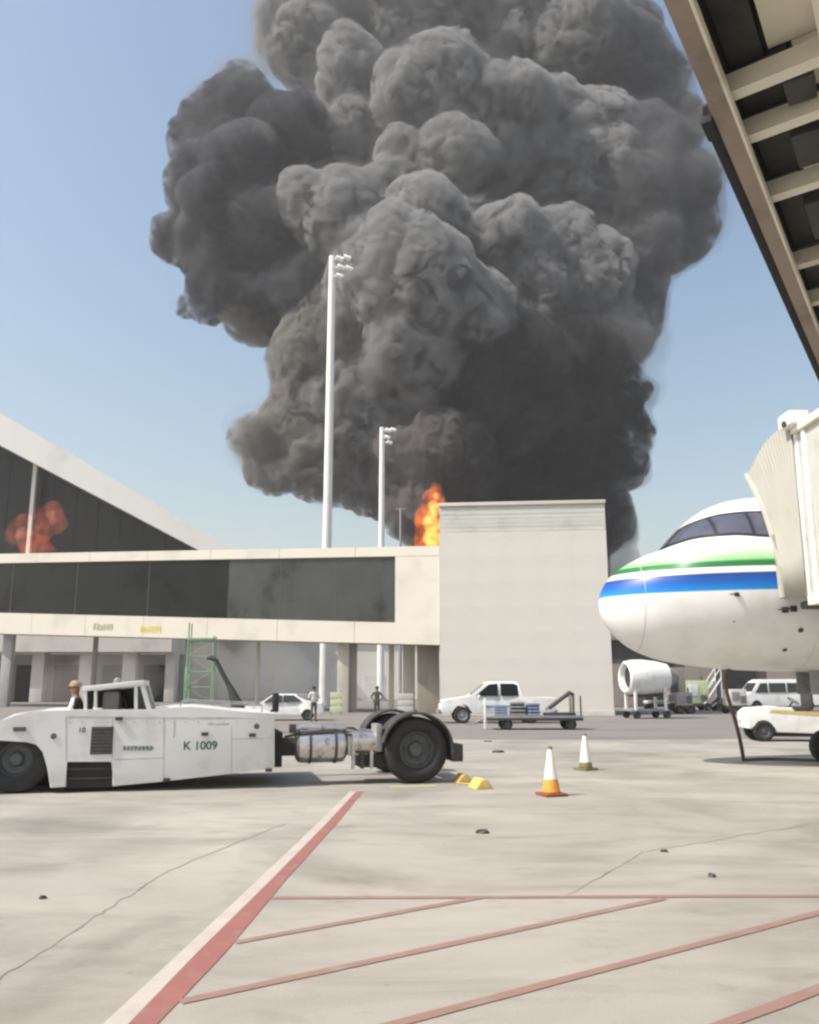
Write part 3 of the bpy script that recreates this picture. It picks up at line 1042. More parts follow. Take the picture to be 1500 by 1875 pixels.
# longer stiffener and loose cables in the nearest bay
yA, yB = cross[0] - 2.4, cross[0] - 0.05
MB().box((fw + 0.42, (yA + yB) / 2, ZB + 0.13), (0.10, yB - yA, 0.1), bev=0.01).build('stringer', M_bcream, brg)
MB().box((fw + 0.75, (yA + yB) / 2, ZB + 0.15), (0.30, yB - yA, 0.05), bev=0.01).build('stringer', M_bcream, brg)
cb = []
for k in range(18):
    t = k / 17
    cb.append((fw + 0.55 + 0.7 * t, cross[0] - 1.2 + 1.0 * t - 0.3 * math.sin(t * 3.1), ZB + 0.14 - 0.09 * math.sin(t * math.pi)))
MB().tube(cb, 0.028, seg=8).build('loose_cable', M_black, brg)
MB().tube([(c[0] + 0.11, c[1] + 0.05, c[2] + 0.03) for c in cb], 0.022, seg=8).build('loose_cable', M_black, brg)
for k in range(len(cross) - 1):
    ym = (cross[k] + cross[k + 1]) / 2
    MB().box((fw + 0.26, ym - 0.02, ZB + 0.14), (0.12 + 0.06 * k, (cross[k + 1] - cross[k]) * 0.5, 0.1), bev=0.01).build('junction_box', M_dark, brg)
# tunnel walls and roof
for xo in (0.06, TW - 0.06):
    MB().box((xo, (LEN0 + LEN1) / 2, ZB + 1.75), (0.1, LEN1 - LEN0, 2.55)).build('side_wall', M_bcream, brg, smooth=0)
MB().box((TW / 2, (LEN0 + LEN1) / 2, ZB + 3.08), (TW + 0.1, LEN1 - LEN0, 0.12)).build('roof', M_bcream, brg, smooth=0)

# cab and canopy, square to the fuselage (world axes turned back into the bridge's frame)
cabr = Matrix.Rotation(-bang, 4, 'Z') @ Matrix.Translation((-e0.x, -e0.y, 0))
CX0, CX1 = 8.05, 11.6
M_cabpanel = mat('cab_panel', (0.47, 0.475, 0.43), 0.6, var=0.08, scale=1.5)
def cab_part(mb, name, m, smooth=30, parent=brg):
    for v in mb.bm.verts:
        v.co = cabr @ v.co
    return mb.build(name, m, parent, smooth=smooth)
yb, yf = 13.9, 17.55
mb = MB(); mb.box(((CX0 + CX1) / 2, (yb + yf) / 2, 3.46), (CX1 - CX0, yf - yb, 0.2), bev=0.02); cab_part(mb, 'cab_floor', M_bcream)
mb = MB(); mb.box(((CX0 + CX1) / 2, yf + 0.32, 3.42), (CX1 - CX0 - 0.3, 0.75, 0.16), bev=0.04); cab_part(mb, 'bumper', M_dark)
mb = MB(); mb.box(((CX0 + CX1) / 2, (yb + yf) / 2, 7.02), (CX1 - CX0 + 0.1, yf - yb, 0.16), bev=0.03); cab_part(mb, 'cab_roof', M_bcream)
for x in (CX0 + 0.07, CX1 - 0.07):
    for y in (yb + 0.08, 15.5, yf - 0.42, yf - 0.06):
        mb = MB(); mb.box((x, y, 5.25), (0.12, 0.14, 3.38), bev=0.015); cab_part(mb, 'cab_post', M_white)
    for ya, yb2 in ((yb + 0.16, 15.42), (15.58, yf - 0.5), (yf - 0.34, yf - 0.14)):
        mb = MB(); mb.box((x + 0.01, (ya + yb2) / 2, 5.25), (0.05, yb2 - ya - 0.01, 3.36)); cab_part(mb, 'wall_panel', M_cabpanel)
mb = MB(); mb.box((CX0 + 0.0, yf - 0.1, 7.22), (0.42, 0.6, 0.3), bev=0.05); cab_part(mb, 'canopy_motor', M_white)
mb = MB(); mb.lathe([(0, 0), (0.07, 0), (0.07, 0.04), (0, 0.04)], Matrix.Translation((CX0 - 0.215, yf - 0.16, 7.12)) @ Matrix.Rotation(R(-90), 4, 'Y'), seg=16); cab_part(mb, 'lamp', M_dark)
# pleated hood: ribs fan from the sill, each one a little further out
def hood():
    nrib = 15
    front = [(18.62, 3.62), (18.66, 4.3), (18.86, 5.0), (19.2, 5.7), (19.65, 6.25), (20.02, 6.66)]
    rear = [(yf, 3.55), (yf, 4.4), (yf, 5.3), (yf, 6.1), (yf, 6.7), (yf + 0.1, 7.2)]
    mid_out = 0.42
    lv = []
    for i in range(nrib * 2 + 1):
        t = i / (nrib * 2)
        row = []
        for (ya, za), (yc, zc) in zip(rear, front):
            y = ya + (yc - ya) * t
            z = za + (zc - za) * t + mid_out * math.sin(t * math.pi) * max(0, (za - 5.9)) * 0.42
            row.append((y, z))
        off = 0.014 if i % 2 else 0.0
        lv.append((row, off))
    v, f = [], []
    m = len(rear)
    for row, off in lv:
        for y, z in row:
            v.append((CX0 + off - 0.03, y, z))
        y, z = row[-1]
        for k in range(1, 9):
            v.append((CX0 + (CX1 - CX0) * k / 9, y, z - off * 0.3 + 0.22 * math.sin(math.pi * k / 9)))
        for y, z in reversed(row):
            v.append((CX1 - off + 0.03, y, z))
    n = 2 * m + 8
    for i in range(len(lv) - 1):
        for j in range(n - 1):
            f.append((i * n + j, i * n + j + 1, (i + 1) * n + j + 1, (i + 1) * n + j))
    v = [cabr @ Vector(p) for p in v]
    o = mesh_obj('canopy_hood', v, f, M_canopy, brg, smooth=20)
    sol = o.modifiers.new('thickness', 'SOLIDIFY')
    sol.thickness = 0.03
    # padded edge against the fuselage
    row = lv[-1][0]
    mb = MB()
    mb.tube([(CX0 - 0.02, y, z) for y, z in row] + [(CX0 + (CX1 - CX0) * k / 6, row[-1][0], row[-1][1] + 0.2 * math.sin(math.pi * k / 6)) for k in range(1, 6)] + [(CX1, y, z) for y, z in reversed(row)], 0.085, seg=10)
    cab_part(mb, 'canopy_pad', M_canopy)
hood()
# drive column and bogie of the bridge, further right
yl_ = LEN1 - 2.5
for xo in (-0.1, TW + 0.1):
    MB().box((xo, yl_, (ZB + 0.9) / 2 + 0.3), (0.3, 0.3, ZB + 0.3), bev=0.02).build('lift_column', M_grey, brg)
MB().box((TW / 2, yl_, 0.75), (TW + 0.8, 0.4, 0.35), bev=0.03).build('wheel_beam', M_grey, brg)
MB().box((TW / 2, LEN0 + 1.0, ZB / 2), (1.0, 1.0, ZB - 0.01), bev=0.05).build('rear_pedestal', M_conc, brg)
for xo in (0.5, TW - 0.5):
    wheel_parts(brg, (xo, yl_, 0.5), 0.5, 0.3, 0.26)

# ------------------------------------------------------------------ aircraft tow tractor
T0, T1 = G(35, 1455), G(766, 1436)
tdir = (T1 - T0).normalized()
tang = math.atan2(tdir.y, tdir.x)
tug = empty('tow_tractor', (T0.x, T0.y, 0), tang, 'long white aircraft tow tractor with a bare axle and a big rear wheel', 'tow tractor')
tn = Vector((tdir.y, -tdir.x, 0))           # faces the camera
def tl_(x, y, off=0.0):                     # pixel on the tractor's side plane -> (along, up)
    d = ray(x, y)
    p0 = T0 - tn * off
    t = (p0 - CAM).dot(tn) / d.dot(tn)
    q = CAM + d * t
    return ((q - T0).dot(tdir), q.z)
WT = 2.7                                    # width
outline = [(-95, 1425), (-95, 1352), (-60, 1340), (0, 1322), (26, 1308), (58, 1302), (150, 1300), (275, 1300), (310, 1296), (350, 1294), (395, 1298), (430, 1302), (503, 1305),
           (503, 1406), (420, 1417), (300, 1431), (206, 1440), (206, 1393), (121, 1393), (121, 1441), (92, 1443), (86, 1405), (80, 1376), (68, 1362), (50, 1357), (0, 1356), (-36, 1360), (-52, 1376), (-60, 1425)]
poly = [tl_(*p) for p in outline]
# thick side skins and the hull between them, so wheel wells stay open
MB().prism(poly, 0.0, 0.34, bev=0.018).build('side_skin', M_tugwhite, tug)
MB().prism([(x, z) for x, z in poly], WT - 0.34, WT, bev=0.018).build('side_skin', M_tugwhite, tug)
deck = [tl_(*p) for p in ((-95, 1425), (-95, 1353), (-60, 1341), (0, 1323), (26, 1309), (58, 1303), (150, 1301), (275, 1301), (310, 1297), (350, 1295), (395, 1299), (430, 1303), (502, 1306), (502, 1400), (210, 1420), (122, 1392), (88, 1360), (-50, 1362), (-70, 1425))]
MB().prism(deck, 0.345, WT - 0.345, bev=0.01).build('hull', M_tugwhite, tug)
a, b = tl_(119, 1391), tl_(208, 1442)
MB().box(((a[0] + b[0]) / 2, 0.22, (a[1] + b[1]) / 2 - 0.02), (b[0] - a[0] - 0.02, 0.3, a[1] - b[1] - 0.04)).build('step_well', M_recess, tug)
for zz in (0.33, 0.66):
    MB().box(((a[0] + b[0]) / 2, 0.1, b[1] + (a[1] - b[1]) * zz), (b[0] - a[0] - 0.06, 0.14, 0.03), bev=0.008).build('step', M_dark, tug)
# wheel well lining
a, b = tl_(-58, 1360), tl_(84, 1440)
MB().box(((a[0] + b[0]) / 2, 0.75, 0.5), (b[0] - a[0], 0.08, 0.9)).build('wheel_well', M_recess, tug)
# grille panel
a, b = tl_(168, 1331), tl_(205, 1381)
gx, gz = (a[0] + b[0]) / 2, (a[1] + b[1]) / 2
gr = MB().box((gx, -0.006, gz), (b[0] - a[0], 0.02, a[1] - b[1]), bev=0.006).build('vent', M_dark, tug)
for k in range(8):
    MB().box((gx, -0.022, b[1] + (a[1] - b[1]) * (k + 0.5) / 8), (b[0] - a[0] - 0.04, 0.014, 0.02)).build('vent_slat', M_rim, gr)
# panel seams, handles, hinges, trim strip under the deck edge
def seam(p, q, w=0.012, m=None, name='panel_seam', d=0.004):
    a, b = tl_(*p), tl_(*q)
    mb = MB()
    v = Vector((b[0] - a[0], 0, b[1] - a[1]))
    n = Vector((-v.z, 0, v.x)).normalized() * w / 2
    pts = [(a[0] + n.x, a[1] + n.z), (b[0] + n.x, b[1] + n.z), (b[0] - n.x, b[1] - n.z), (a[0] - n.x, a[1] - n.z)]
    mb.prism(pts, -d, 0.002)
    return mb.build(name, m or M_seam2, tug, smooth=0)
M_seam2 = mat('tug_seam', (0.36, 0.36, 0.36), 0.6, var=0.2, scale=4)
M_trim = mat('tug_trim', (0.48, 0.43, 0.42), 0.6, var=0.25, scale=3)
seam((121, 1312), (121, 1392)); seam((206, 1312), (206, 1391)); seam((300, 1312), (300, 1428)); seam((424, 1330), (424, 1416)); seam((424, 1353), (497, 1352)); seam((121, 1312), (497, 1316), 0.02, M_trim)
seam((210, 1391), (300, 1388)); seam((320, 1318), (318, 1350)); seam((380, 1326), (420, 1326), 0.03, M_trim)
for x, y in ((218, 1316), (305, 1428), (492, 1410), (462, 1346), (375, 1344)):
    c = tl_(x, y)
    MB().box((c[0], -0.02, c[1]), (0.12, 0.035, 0.06), bev=0.01).build('latch', M_dark, tug)
c = tl_(36, 1335)
MB().box((c[0], -0.012, c[1]), (0.2, 0.03, 0.07), bev=0.012).build('marker_lamp', M_rim, tug)
def tug_text(body, x, y, size):
    c = tl_(x, y)
    text_part('lettering', body, size, M_greentext, tug, Matrix.Translation((c[0], -0.006, c[1])) @ FACE)
tug_text('K 1009', 367, 1366, 0.2)
rg = random.Random(11)
gm = MB()                                  # a short word too worn to read
for k in range(8):
    c = tl_(228 + 7.0 * k, 1370)
    gm.box((c[0], -0.004, c[1]), (0.045, 0.006, 0.075), bev=0.0)
    gm.box((c[0] + 0.014, -0.0045, c[1] + rg.uniform(-0.02, 0.02)), (0.05, 0.006, 0.02))
gm.build('worn_lettering', mat('worn_green', (0.16, 0.22, 0.2), 0.6, var=0.3, scale=20), tug, smooth=0)
tug_text('10', 150, 1337, 0.12)
# cab: posts, roof, dark glazing
def bar(p, q, off, w, m, name, d=0.07):
    a, b = tl_(*p), tl_(*q)
    mb = MB()
    v = Vector((b[0] - a[0], 0, b[1] - a[1])).normalized()
    n = Vector((-v.z, 0, v.x)) * w / 2
    pts = [(a[0] + n.x, a[1] + n.z), (b[0] + n.x, b[1] + n.z), (b[0] - n.x, b[1] - n.z), (a[0] - n.x, a[1] - n.z)]
    mb.prism(pts, off, off + d, bev=0.008)
    return mb.build(name, m, tug)
C0, C1 = 0.25, 1.75
for off in (C0, C1):
    bar((153, 1306), (153, 1262), off, 0.05, M_tugwhite, 'cab_post')
    bar((247, 1306), (247, 1254), off, 0.06, M_tugwhite, 'cab_post')
    bar((273, 1306), (258, 1252), off, 0.08, M_tugwhite, 'cab_post')
r1, r2, r3, r4 = tl_(148, 1266), tl_(148, 1257), tl_(262, 1245), tl_(262, 1255)
MB().prism([r1, r2, r3, r4], C0 - 0.06, C1 + 0.13, bev=0.02).build('cab_roof', M_tugwhite, tug)
g1, g2, g3, g4 = tl_(157, 1303), tl_(157, 1266), tl_(244, 1258), tl_(244, 1303)
MB().prism([g1, g2, g3, g4], C1 + 0.02, C1 + 0.04).build('side_window', M_glass, tug, smooth=0)
g1, g2, g3 = tl_(251, 1303), tl_(251, 1262), tl_(268, 1303)
MB().prism([g1, g2, tl_(256, 1260), g3], C0 + 0.03, C0 + 0.045).build('quarter_window', M_glass2, tug, smooth=0)
w1, w2 = tl_(272, 1303), tl_(260, 1256)
MB().prism([w1, w2, (w2[0] + 0.02, w2[1]), (w1[0] + 0.02, w1[1])], C0 + 0.08, C1 - 0.01).build('windscreen', M_glass2, tug, smooth=0)
x0, z0 = tl_(195, 1302)
sb = MB()
sb.box((x0, 0.95, z0 + 0.12), (0.3, 0.55, 0.42), bev=0.08)
sb.build('seat', M_seat, tug)
MB().tube([(tl_(225, 1300)[0], 0.9, z0 - 0.05), (tl_(218, 1300)[0], 0.9, z0 + 0.2)], 0.03).build('steering_column', M_dark, tug)
# black mirror stalk at the deck corner
x0, z0 = tl_(508, 1308)
mb = MB(); mb.box((x0 - 0.01, 0.35, z0 + 0.2), (0.12, 0.1, 0.34), bev=0.03); mb.tube([(x0 - 0.14, 0.4, z0 - 0.05), (x0 - 0.02, 0.36, z0 + 0.12)], 0.025)
mb.build('exhaust_stack', M_black, tug)
# handrails, beacon, bolts, tow hook, lamps
for off in (0.08, WT - 0.08):
    pa, pb_ = tl_(330, 1294), tl_(480, 1304)
    MB().tube([(pa[0], off, pa[1]), (pa[0], off, pa[1] + 0.09), (pb_[0], off, pb_[1] + 0.12), (pb_[0], off, pb_[1])], 0.016, seg=8).build('handrail', M_grey, tug)
bx0 = tl_(205, 1251)
MB().lathe([(0, 0), (0.07, 0), (0.065, 0.1), (0.03, 0.13), (0, 0.13)], Matrix.Translation((bx0[0], 1.0, bx0[1] - 0.03)), seg=16).build('beacon', M_grey, tug)
for k in range(16):
    c = tl_(128 + 23.5 * k, 1319)
    MB().lathe([(0, 0), (0.012, 0), (0.01, 0.008), (0, 0.008)], Matrix.Translation((c[0], 0.0, c[1] - 0.03)) @ Matrix.Rotation(R(90), 4, 'X'), seg=6).build('bolt', M_seam2, tug)
for x_, y_ in ((98, 1348), (470, 1330)):
    c = tl_(x_, y_)
    MB().lathe([(0, 0.02), (0.045, 0.015), (0.05, 0), (0, 0)], Matrix.Translation((c[0], 0, c[1])) @ Matrix.Rotation(R(90), 4, 'X'), seg=16).build('side_reflector', M_rim, tug)
# front wheels
xf = tl_(24, 1400)[0]
RW = 0.60
for v in (0.30, WT - 0.30):
    wheel_parts(tug, (xf, v, 0.55), 0.55, 0.42, 0.28)
# bare rear chassis
xr = tl_(766, 1436)[0]
xa, xb = tl_(503, 1400)[0], xr + 0.35
for v in (0.75, WT - 0.75):
    MB().box(((xa + xb) / 2, v, 0.62), (xb - xa, 0.14, 0.26), bev=0.015).build('chassis_rail', M_dark, tug)
MB().box((xa + 0.09, WT / 2, 0.62), (0.16, WT - 0.9, 0.62), bev=0.02).build('bulkhead', M_recess, tug)
xt0, xt1 = tl_(546, 1370)[0], tl_(640, 1370)[0]
tank = MB()
tank.lathe([(0, 0), (0.2, 0.0), (0.27, 0.05), (0.28, 0.12), (0.28, xt1 - xt0 - 0.12), (0.27, xt1 - xt0 - 0.05), (0.2, xt1 - xt0), (0, xt1 - xt0)], Matrix.Translation((xt0, 0.45, 0.66)) @ Matrix.Rotation(R(90), 4, 'Y'), seg=28)
tk = tank.build('air_tank', M_silver, tug)
for dx in (0.25, 0.72):
    MB().lathe([(0.285, -0.025), (0.295, -0.025), (0.295, 0.025), (0.285, 0.025), (0.285, -0.025)], Matrix.Translation((xt0 + dx, 0.45, 0.66)) @ Matrix.Rotation(R(90), 4, 'Y'), seg=28).build('strap', M_dark, tk)
gb = MB()
gb.box((xt1 + 0.3, 0.7, 0.72), (0.55, 0.6, 0.46), bev=0.06)
gb.lathe([(0, 0), (0.2, 0), (0.2, 0.5), (0.14, 0.6), (0, 0.6)], Matrix.Translation((xt1 + 0.1, 0.38, 0.74)) @ Matrix.Rotation(R(90), 4, 'Y'), seg=20)
gb.build('gearbox', M_silver, tug)
rr = random.Random(3)
for k in range(7):
    y0 = 0.18 + 0.07 * k
    z = 0.92 + 0.04 * math.sin(k * 2.1)
    pth = [(xa + 0.2 + 0.1 * k, y0 + 0.2, 0.85), (xa + 0.5, y0 + 0.1, z), (xa + 1.1 + 0.1 * k, y0 + 0.15, z + 0.05 * rr.random()), (xt1 + 0.45, y0 + 0.2, z - 0.12)]
    MB().tube(pth, 0.022, seg=8).build('hydraulic_pipe', M_silver if k % 2 else M_dark, tug)
for k in range(3):
    x = xt1 + 0.12 + 0.17 * k
    MB().box((x, 0.3, 0.52), (0.06, 0.1, 0.5), bev=0.01).build('bracket', M_silver if k != 1 else M_dark, tug)
MB().tube([(xt0 - 0.1, 0.42, 0.98), (xt0 + 0.1, 0.4, 1.02), (xt1, 0.42, 1.0)], 0.06, seg=12).build('intake_pipe', M_silver, tug)
MB().box((xt0 - 0.08, 0.3, 1.0), (0.12, 0.12, 0.16), bev=0.02).build('filler_cap', M_dark, tug)
MB().tube([(xr, 0.3, RW), (xr, WT - 0.3, RW)], 0.14, seg=18).build('rear_axle', M_dark, tug)
MB().box((xt1 + 0.5, 0.75, 0.4), (0.5, 0.7, 0.25), bev=0.04).build('sump', M_dark, tug)
# rear wheels under arched mudguards
for v, sg in ((0.28, 1), (WT - 0.28, -1)):
    wheel_parts(tug, (xr, v, RW), RW, 0.5, 0.33, hubs=10)
    arc0, arc1 = 168, -8
    nseg = 22
    mb = MB()
    vv, ff = [], []
    for k in range(nseg + 1):
        a = R(arc0 + (arc1 - arc0) * k / nseg)
        for rad in (RW + 0.05, RW + 0.085):
            for yy in (v - 0.31, v + 0.31):
                vv.append((xr + rad * math.cos(a), yy, RW + rad * math.sin(a)))
    for k in range(nseg):
        a, b = 4 * k, 4 * k + 4
        ff += [(a, a + 1, b + 1, b), (a + 2, b + 2, b + 3, a + 3), (a, b, b + 2, a + 2), (a + 1, a + 3, b + 3, b + 1)]
    ff += [(0, 2, 3, 1), (4 * nseg, 4 * nseg + 1, 4 * nseg + 3, 4 * nseg + 2)]
    mb._add(vv, ff)
    mg = mb.build('mudguard', M_dark, tug)
    MB().box((xr + RW + 0.17, v, RW - 0.06), (0.22, 0.5, 0.32), bev=0.03).build('mud_flap', M_dark, mg)
MB().box((xr - RW - 0.1, 0.42, 0.82), (0.12, 0.5, 0.5), bev=0.03).build('guard_stay', M_grey, tug)
MB().box((xr + 0.45, WT / 2, 0.62), (0.16, WT - 1.4, 0.4), bev=0.03).build('rear_crossmember', M_dark, tug)

# ------------------------------------------------------------------ people
def finger_set(bm, wrist, d, side_v, s=1.0):
    """palm and five bent fingers, appended to a bmesh"""
    d = d.normalized()
    n = d.cross(side_v).normalized()
    sd = n.cross(d).normalized()
    hold = MB.__new__(MB)
    hold.bm = bm
    hold.tube([wrist, wrist + d * 0.045 * s, wrist + d * 0.09 * s], [0.026 * s, 0.038 * s, 0.034 * s], seg=8)
    for k, (o, ln) in enumerate(((-0.027, 0.062), (-0.009, 0.075), (0.009, 0.072), (0.027, 0.056))):
        b = wrist + d * 0.085 * s + sd * o * s
        m1 = b + d * ln * 0.5 * s + n * 0.006 * s
        m2 = m1 + d * ln * 0.4 * s + n * 0.022 * s
        hold.tube([b, m1, m2], [0.009 * s, 0.0085 * s, 0.007 * s], seg=6)
    b = wrist + d * 0.03 * s - sd * 0.03 * s
    hold.tube([b, b + (d * 0.6 - sd * 0.6) * 0.045 * s, b + (d * 0.9 - sd * 0.5) * 0.075 * s], [0.011 * s, 0.01 * s, 0.008 * s], seg=6)
def person(name, loc, rz, J, label, mats, zones, cap=None, group=None, jacket=None):
    """J: joint positions; zones(z, x, y) -> index into mats"""
    bm = bmesh.new()
    lay = bm.verts.layers.skin.verify()
    names = list(J.keys())
    V = {}
    for k in names:
        p, r, par = J[k]
        v = bm.verts.new(p)
        v[lay].radius = (r, r) if not isinstance(r, tuple) else r
        V[k] = v
    bm.verts.ensure_lookup_table()
    for k in names:
        if J[k][2]:
            bm.edges.new((V[k], V[J[k][2]]))
    V['pelvis'][lay].use_root = True
    me = bpy.data.meshes.new(name)
    bm.to_mesh(me)
    bm.free()
    o = bpy.data.objects.new(name, me)
    COL.objects.link(o)
    sk = o.modifiers.new('skin', 'SKIN')
    sk.use_smooth_shade = True
    o.modifiers.new('sub', 'SUBSURF').levels = 2
    me2 = bake(o, name)
    bm = bmesh.new()
    bm.from_mesh(me2)
    for sde in ('l', 'r'):
        if 'wrist_' + sde in J:
            w = Vector(J['wrist_' + sde][0]); e = Vector(J['elbow_' + sde][0])
            finger_set(bm, w, w - e, Vector((0, 1, 0)) if abs((w - e).normalized().y) < 0.8 else Vector((1, 0, 0)))
    # nose, ears
    hd = Vector(J['head'][0])
    hold = MB.__new__(MB); hold.bm = bm
    hold.tube([hd + Vector((0, -0.085, 0.02)), hd + Vector((0, -0.118, -0.02))], [0.008, 0.016], seg=6)
    for s in (-1, 1):
        hold.lathe([(0, -0.012), (0.026, -0.008), (0.028, 0.004), (0, 0.012)], Matrix.Translation(hd + Vector((s * 0.083, 0.0, 0.0))) @ Matrix.Rotation(R(90), 4, 'Y'), seg=10)
    bm.to_mesh(me2)
    bm.free()
    for m in mats:
        me2.materials.append(m)
    while len(me2.materials) > len(mats):
        me2.materials.pop(index=0)
    for p in me2.polygons:
        p.use_smooth = True
        c = p.center
        p.material_index = zones(c.x, c.y, c.z)
    me2.update()
    r = bpy.data.objects.new(name, me2)
    COL.objects.link(r)
    r.location = loc
    r.rotation_euler = (0, 0, rz)
    tag(r, label, 'person', group)
    hair = MB()
    prof = [(0.0, 0.118), (0.05, 0.11), (0.088, 0.075), (0.1, 0.03), (0.098, -0.02), (0.09, -0.03)]
    Mh = Matrix.Translation(hd + Vector((0, 0.016, 0.02)))
    if cap:
        hair.lathe([(0.0, 0.13), (0.06, 0.125), (0.1, 0.085), (0.108, 0.03), (0.1, 0.025)], Mh, seg=20)
        hair.box((hd.x, hd.y - 0.105, hd.z + 0.05), (0.13, 0.07, 0.012), bev=0.004)
        hair.build('cap', cap, r)
    else:
        hair.lathe(prof, Mh, seg=20)
        hair.build('hair', M_hair, r)
    for s in (-1, 1):
        MB().lathe([(0, 0.008), (0.01, 0.004), (0.012, 0), (0, -0.004)], Matrix.Translation(hd + Vector((s * 0.033, -0.088, 0.018))) @ Matrix.Rotation(R(90), 4, 'X'), seg=8).build('eye', M_hair, r)
    MB().box((hd.x, hd.y - 0.088, hd.z - 0.055), (0.045, 0.012, 0.01)).build('mouth', M_reddoor, r)
    return r
def standing(arm_l, arm_r, spread=0.1):
    J = {
        'pelvis': ((0, 0, 0.95), (0.155, 0.11), None),
        'waist': ((0, 0, 1.1), (0.14, 0.10), 'pelvis'),
        'chest': ((0, 0, 1.3), (0.165, 0.115), 'waist'),
        'collar': ((0, 0.01, 1.45), (0.11, 0.08), 'chest'),
        'neck': ((0, 0.005, 1.53), 0.055, 'collar'),
        'head': ((0, -0.005, 1.65), (0.088, 0.105), 'neck'),
        'crown': ((0, 0.0, 1.73), (0.07, 0.08), 'head'),
    }
    for s, n, arm in ((-1, 'l', arm_l), (1, 'r', arm_r)):
        J['shoulder_' + n] = ((s * 0.185, 0.0, 1.42), 0.062, 'collar')
        J['elbow_' + n] = (arm[0], 0.043, 'shoulder_' + n)
        J['wrist_' + n] = (arm[1], 0.029, 'elbow_' + n)
        J['hip_' + n] = ((s * 0.095, 0, 0.88), 0.09, 'pelvis')
        J['knee_' + n] = ((s * spread, -0.015, 0.49), 0.06, 'hip_' + n)
        J['ankle_' + n] = ((s * (spread + 0.02), 0.02, 0.085), 0.043, 'knee_' + n)
        J['toe_' + n] = ((s * (spread + 0.05), -0.14, 0.035), 0.036, 'ankle_' + n)
    return J
def stand_zones(sleeve_z):
    def z_(x, y, z):
        if z < 0.1: return 3
        if abs(x) > 0.2 and z < sleeve_z and z > 0.7: return 2
        if z < 0.98: return 1
        if z > 1.49: return 2
        return 0
    return z_
p1 = G(574, 1322)
person('person', (p1.x, p1.y, 0), R(25), standing(((-0.30, 0.02, 1.18), (-0.17, -0.20, 1.16)), ((0.30, 0.02, 1.18), (0.16, -0.21, 1.14))),
       'person in a white shirt and olive trousers standing beside the walkway column', [M_shirt, M_trouser, M_skin, M_black], stand_zones(1.2))
p2 = G(690, 1318)
person('person', (p2.x, p2.y, 0), R(-20), standing(((-0.36, 0.06, 1.2), (-0.19, -0.04, 1.03)), ((0.36, 0.06, 1.2), (0.19, -0.04, 1.03))),
       'person in dark olive clothes with hands on hips behind the tractor wheels', [M_darkcloth, M_darkcloth, M_skin, M_black], stand_zones(1.08))
# driver seated in the well ahead of the cab frame
dv0 = tl_(128, 1300)
JD = {
    'pelvis': ((0, 0.05, 0.0), (0.15, 0.12), None),
    'waist': ((0, 0.06, 0.16), (0.14, 0.11), 'pelvis'),
    'chest': ((0, 0.04, 0.36), (0.165, 0.12), 'waist'),
    'collar': ((0, 0.01, 0.5), (0.11, 0.08), 'chest'),
    'neck': ((0, -0.01, 0.58), 0.055, 'collar'),
    'head': ((0, -0.03, 0.69), (0.088, 0.105), 'neck'),
    'crown': ((0, -0.02, 0.77), (0.07, 0.08), 'head'),
}
for s, n in ((-1, 'l'), (1, 'r')):
    JD['shoulder_' + n] = ((s * 0.185, 0.0, 0.46), 0.062, 'collar')
    JD['elbow_' + n] = ((s * 0.26, -0.10, 0.22), 0.045, 'shoulder_' + n)
    JD['wrist_' + n] = ((s * 0.17, -0.34, 0.26), 0.03, 'elbow_' + n)
    JD['hip_' + n] = ((s * 0.1, -0.02, -0.02), 0.09, 'pelvis')
    JD['knee_' + n] = ((s * 0.13, -0.44, 0.03), 0.062, 'hip_' + n)
    JD['ankle_' + n] = ((s * 0.13, -0.44, -0.34), 0.043, 'knee_' + n)
    JD['toe_' + n] = ((s * 0.14, -0.57, -0.38), 0.036, 'ankle_' + n)
def dz(x, y, z):
    if z > 0.54: return 2
    if y < -0.27 and z > 0.15: return 2
    if z < 0.1: return 1
    return 0 if y < 0.0 else 3
wp = T0 + tdir * dv0[0] - tn * 0.62
person('person', (wp.x, wp.y, dv0[1] - 0.34), tang + R(-90), JD,
       'seated driver in a tan cap with a dark jacket on the white tow tractor', [M_shirt, M_trouser, M_skin, M_jacket], dz, cap=M_cap)
# seat for the driver as part of the tractor
mb = MB()
mb.box((dv0[0] + 0.22, 0.62, dv0[1] + 0.08), (0.12, 0.5, 0.5), bev=0.04)
mb.build('driver_seat', M_recess, tug)

# ------------------------------------------------------------------ cones
def cone(px, base_y, top_y, label, m_low, m_base, split, tilt=0):
    p = G(px, base_y)
    h = (P(px, top_y, p.y)).z
    root = empty('traffic_cone', (p.x, p.y, 0), R(tilt), label, 'traffic cone', 'traffic cones on the apron')
    k = h / 0.8
    MB().box((0, 0, 0.025), (0.40 * k, 0.40 * k, 0.045), bev=0.012).build('base', m_base, root)
    f = lambda z: (0.155 - 0.125 * z) * k
    zs = [0.05, 0.3, 0.5, 0.75, 0.97]
    MB().lathe([(f(0) * 0.9, 0.045), (f(0.03), 0.07 * k), (f(split), split * h), ], seg=28).build('lower_body', m_low, root)
    MB().lathe([(f(split) + 0.004, split * h - 0.004), (f(0.9) + 0.002, 0.93 * h), (f(0.9) - 0.006, 0.93 * h)], seg=28).build('sleeve', M_sleeve, root)
    MB().lathe([(f(0.9), 0.93 * h), (f(1.0), h * 0.995), (f(1.0) * 0.5, h), (0, h)], seg=28).build('tip', M_olive, root)
    return root
cone(1010, 1457, 1366, 'orange and white traffic cone standing clear on the concrete apron', M_orange, M_conebase, 0.34, 20)
cone(1073, 1410, 1343, 'white traffic cone with an olive foot by the asphalt edge', M_olive, M_olive, 0.22, 35)
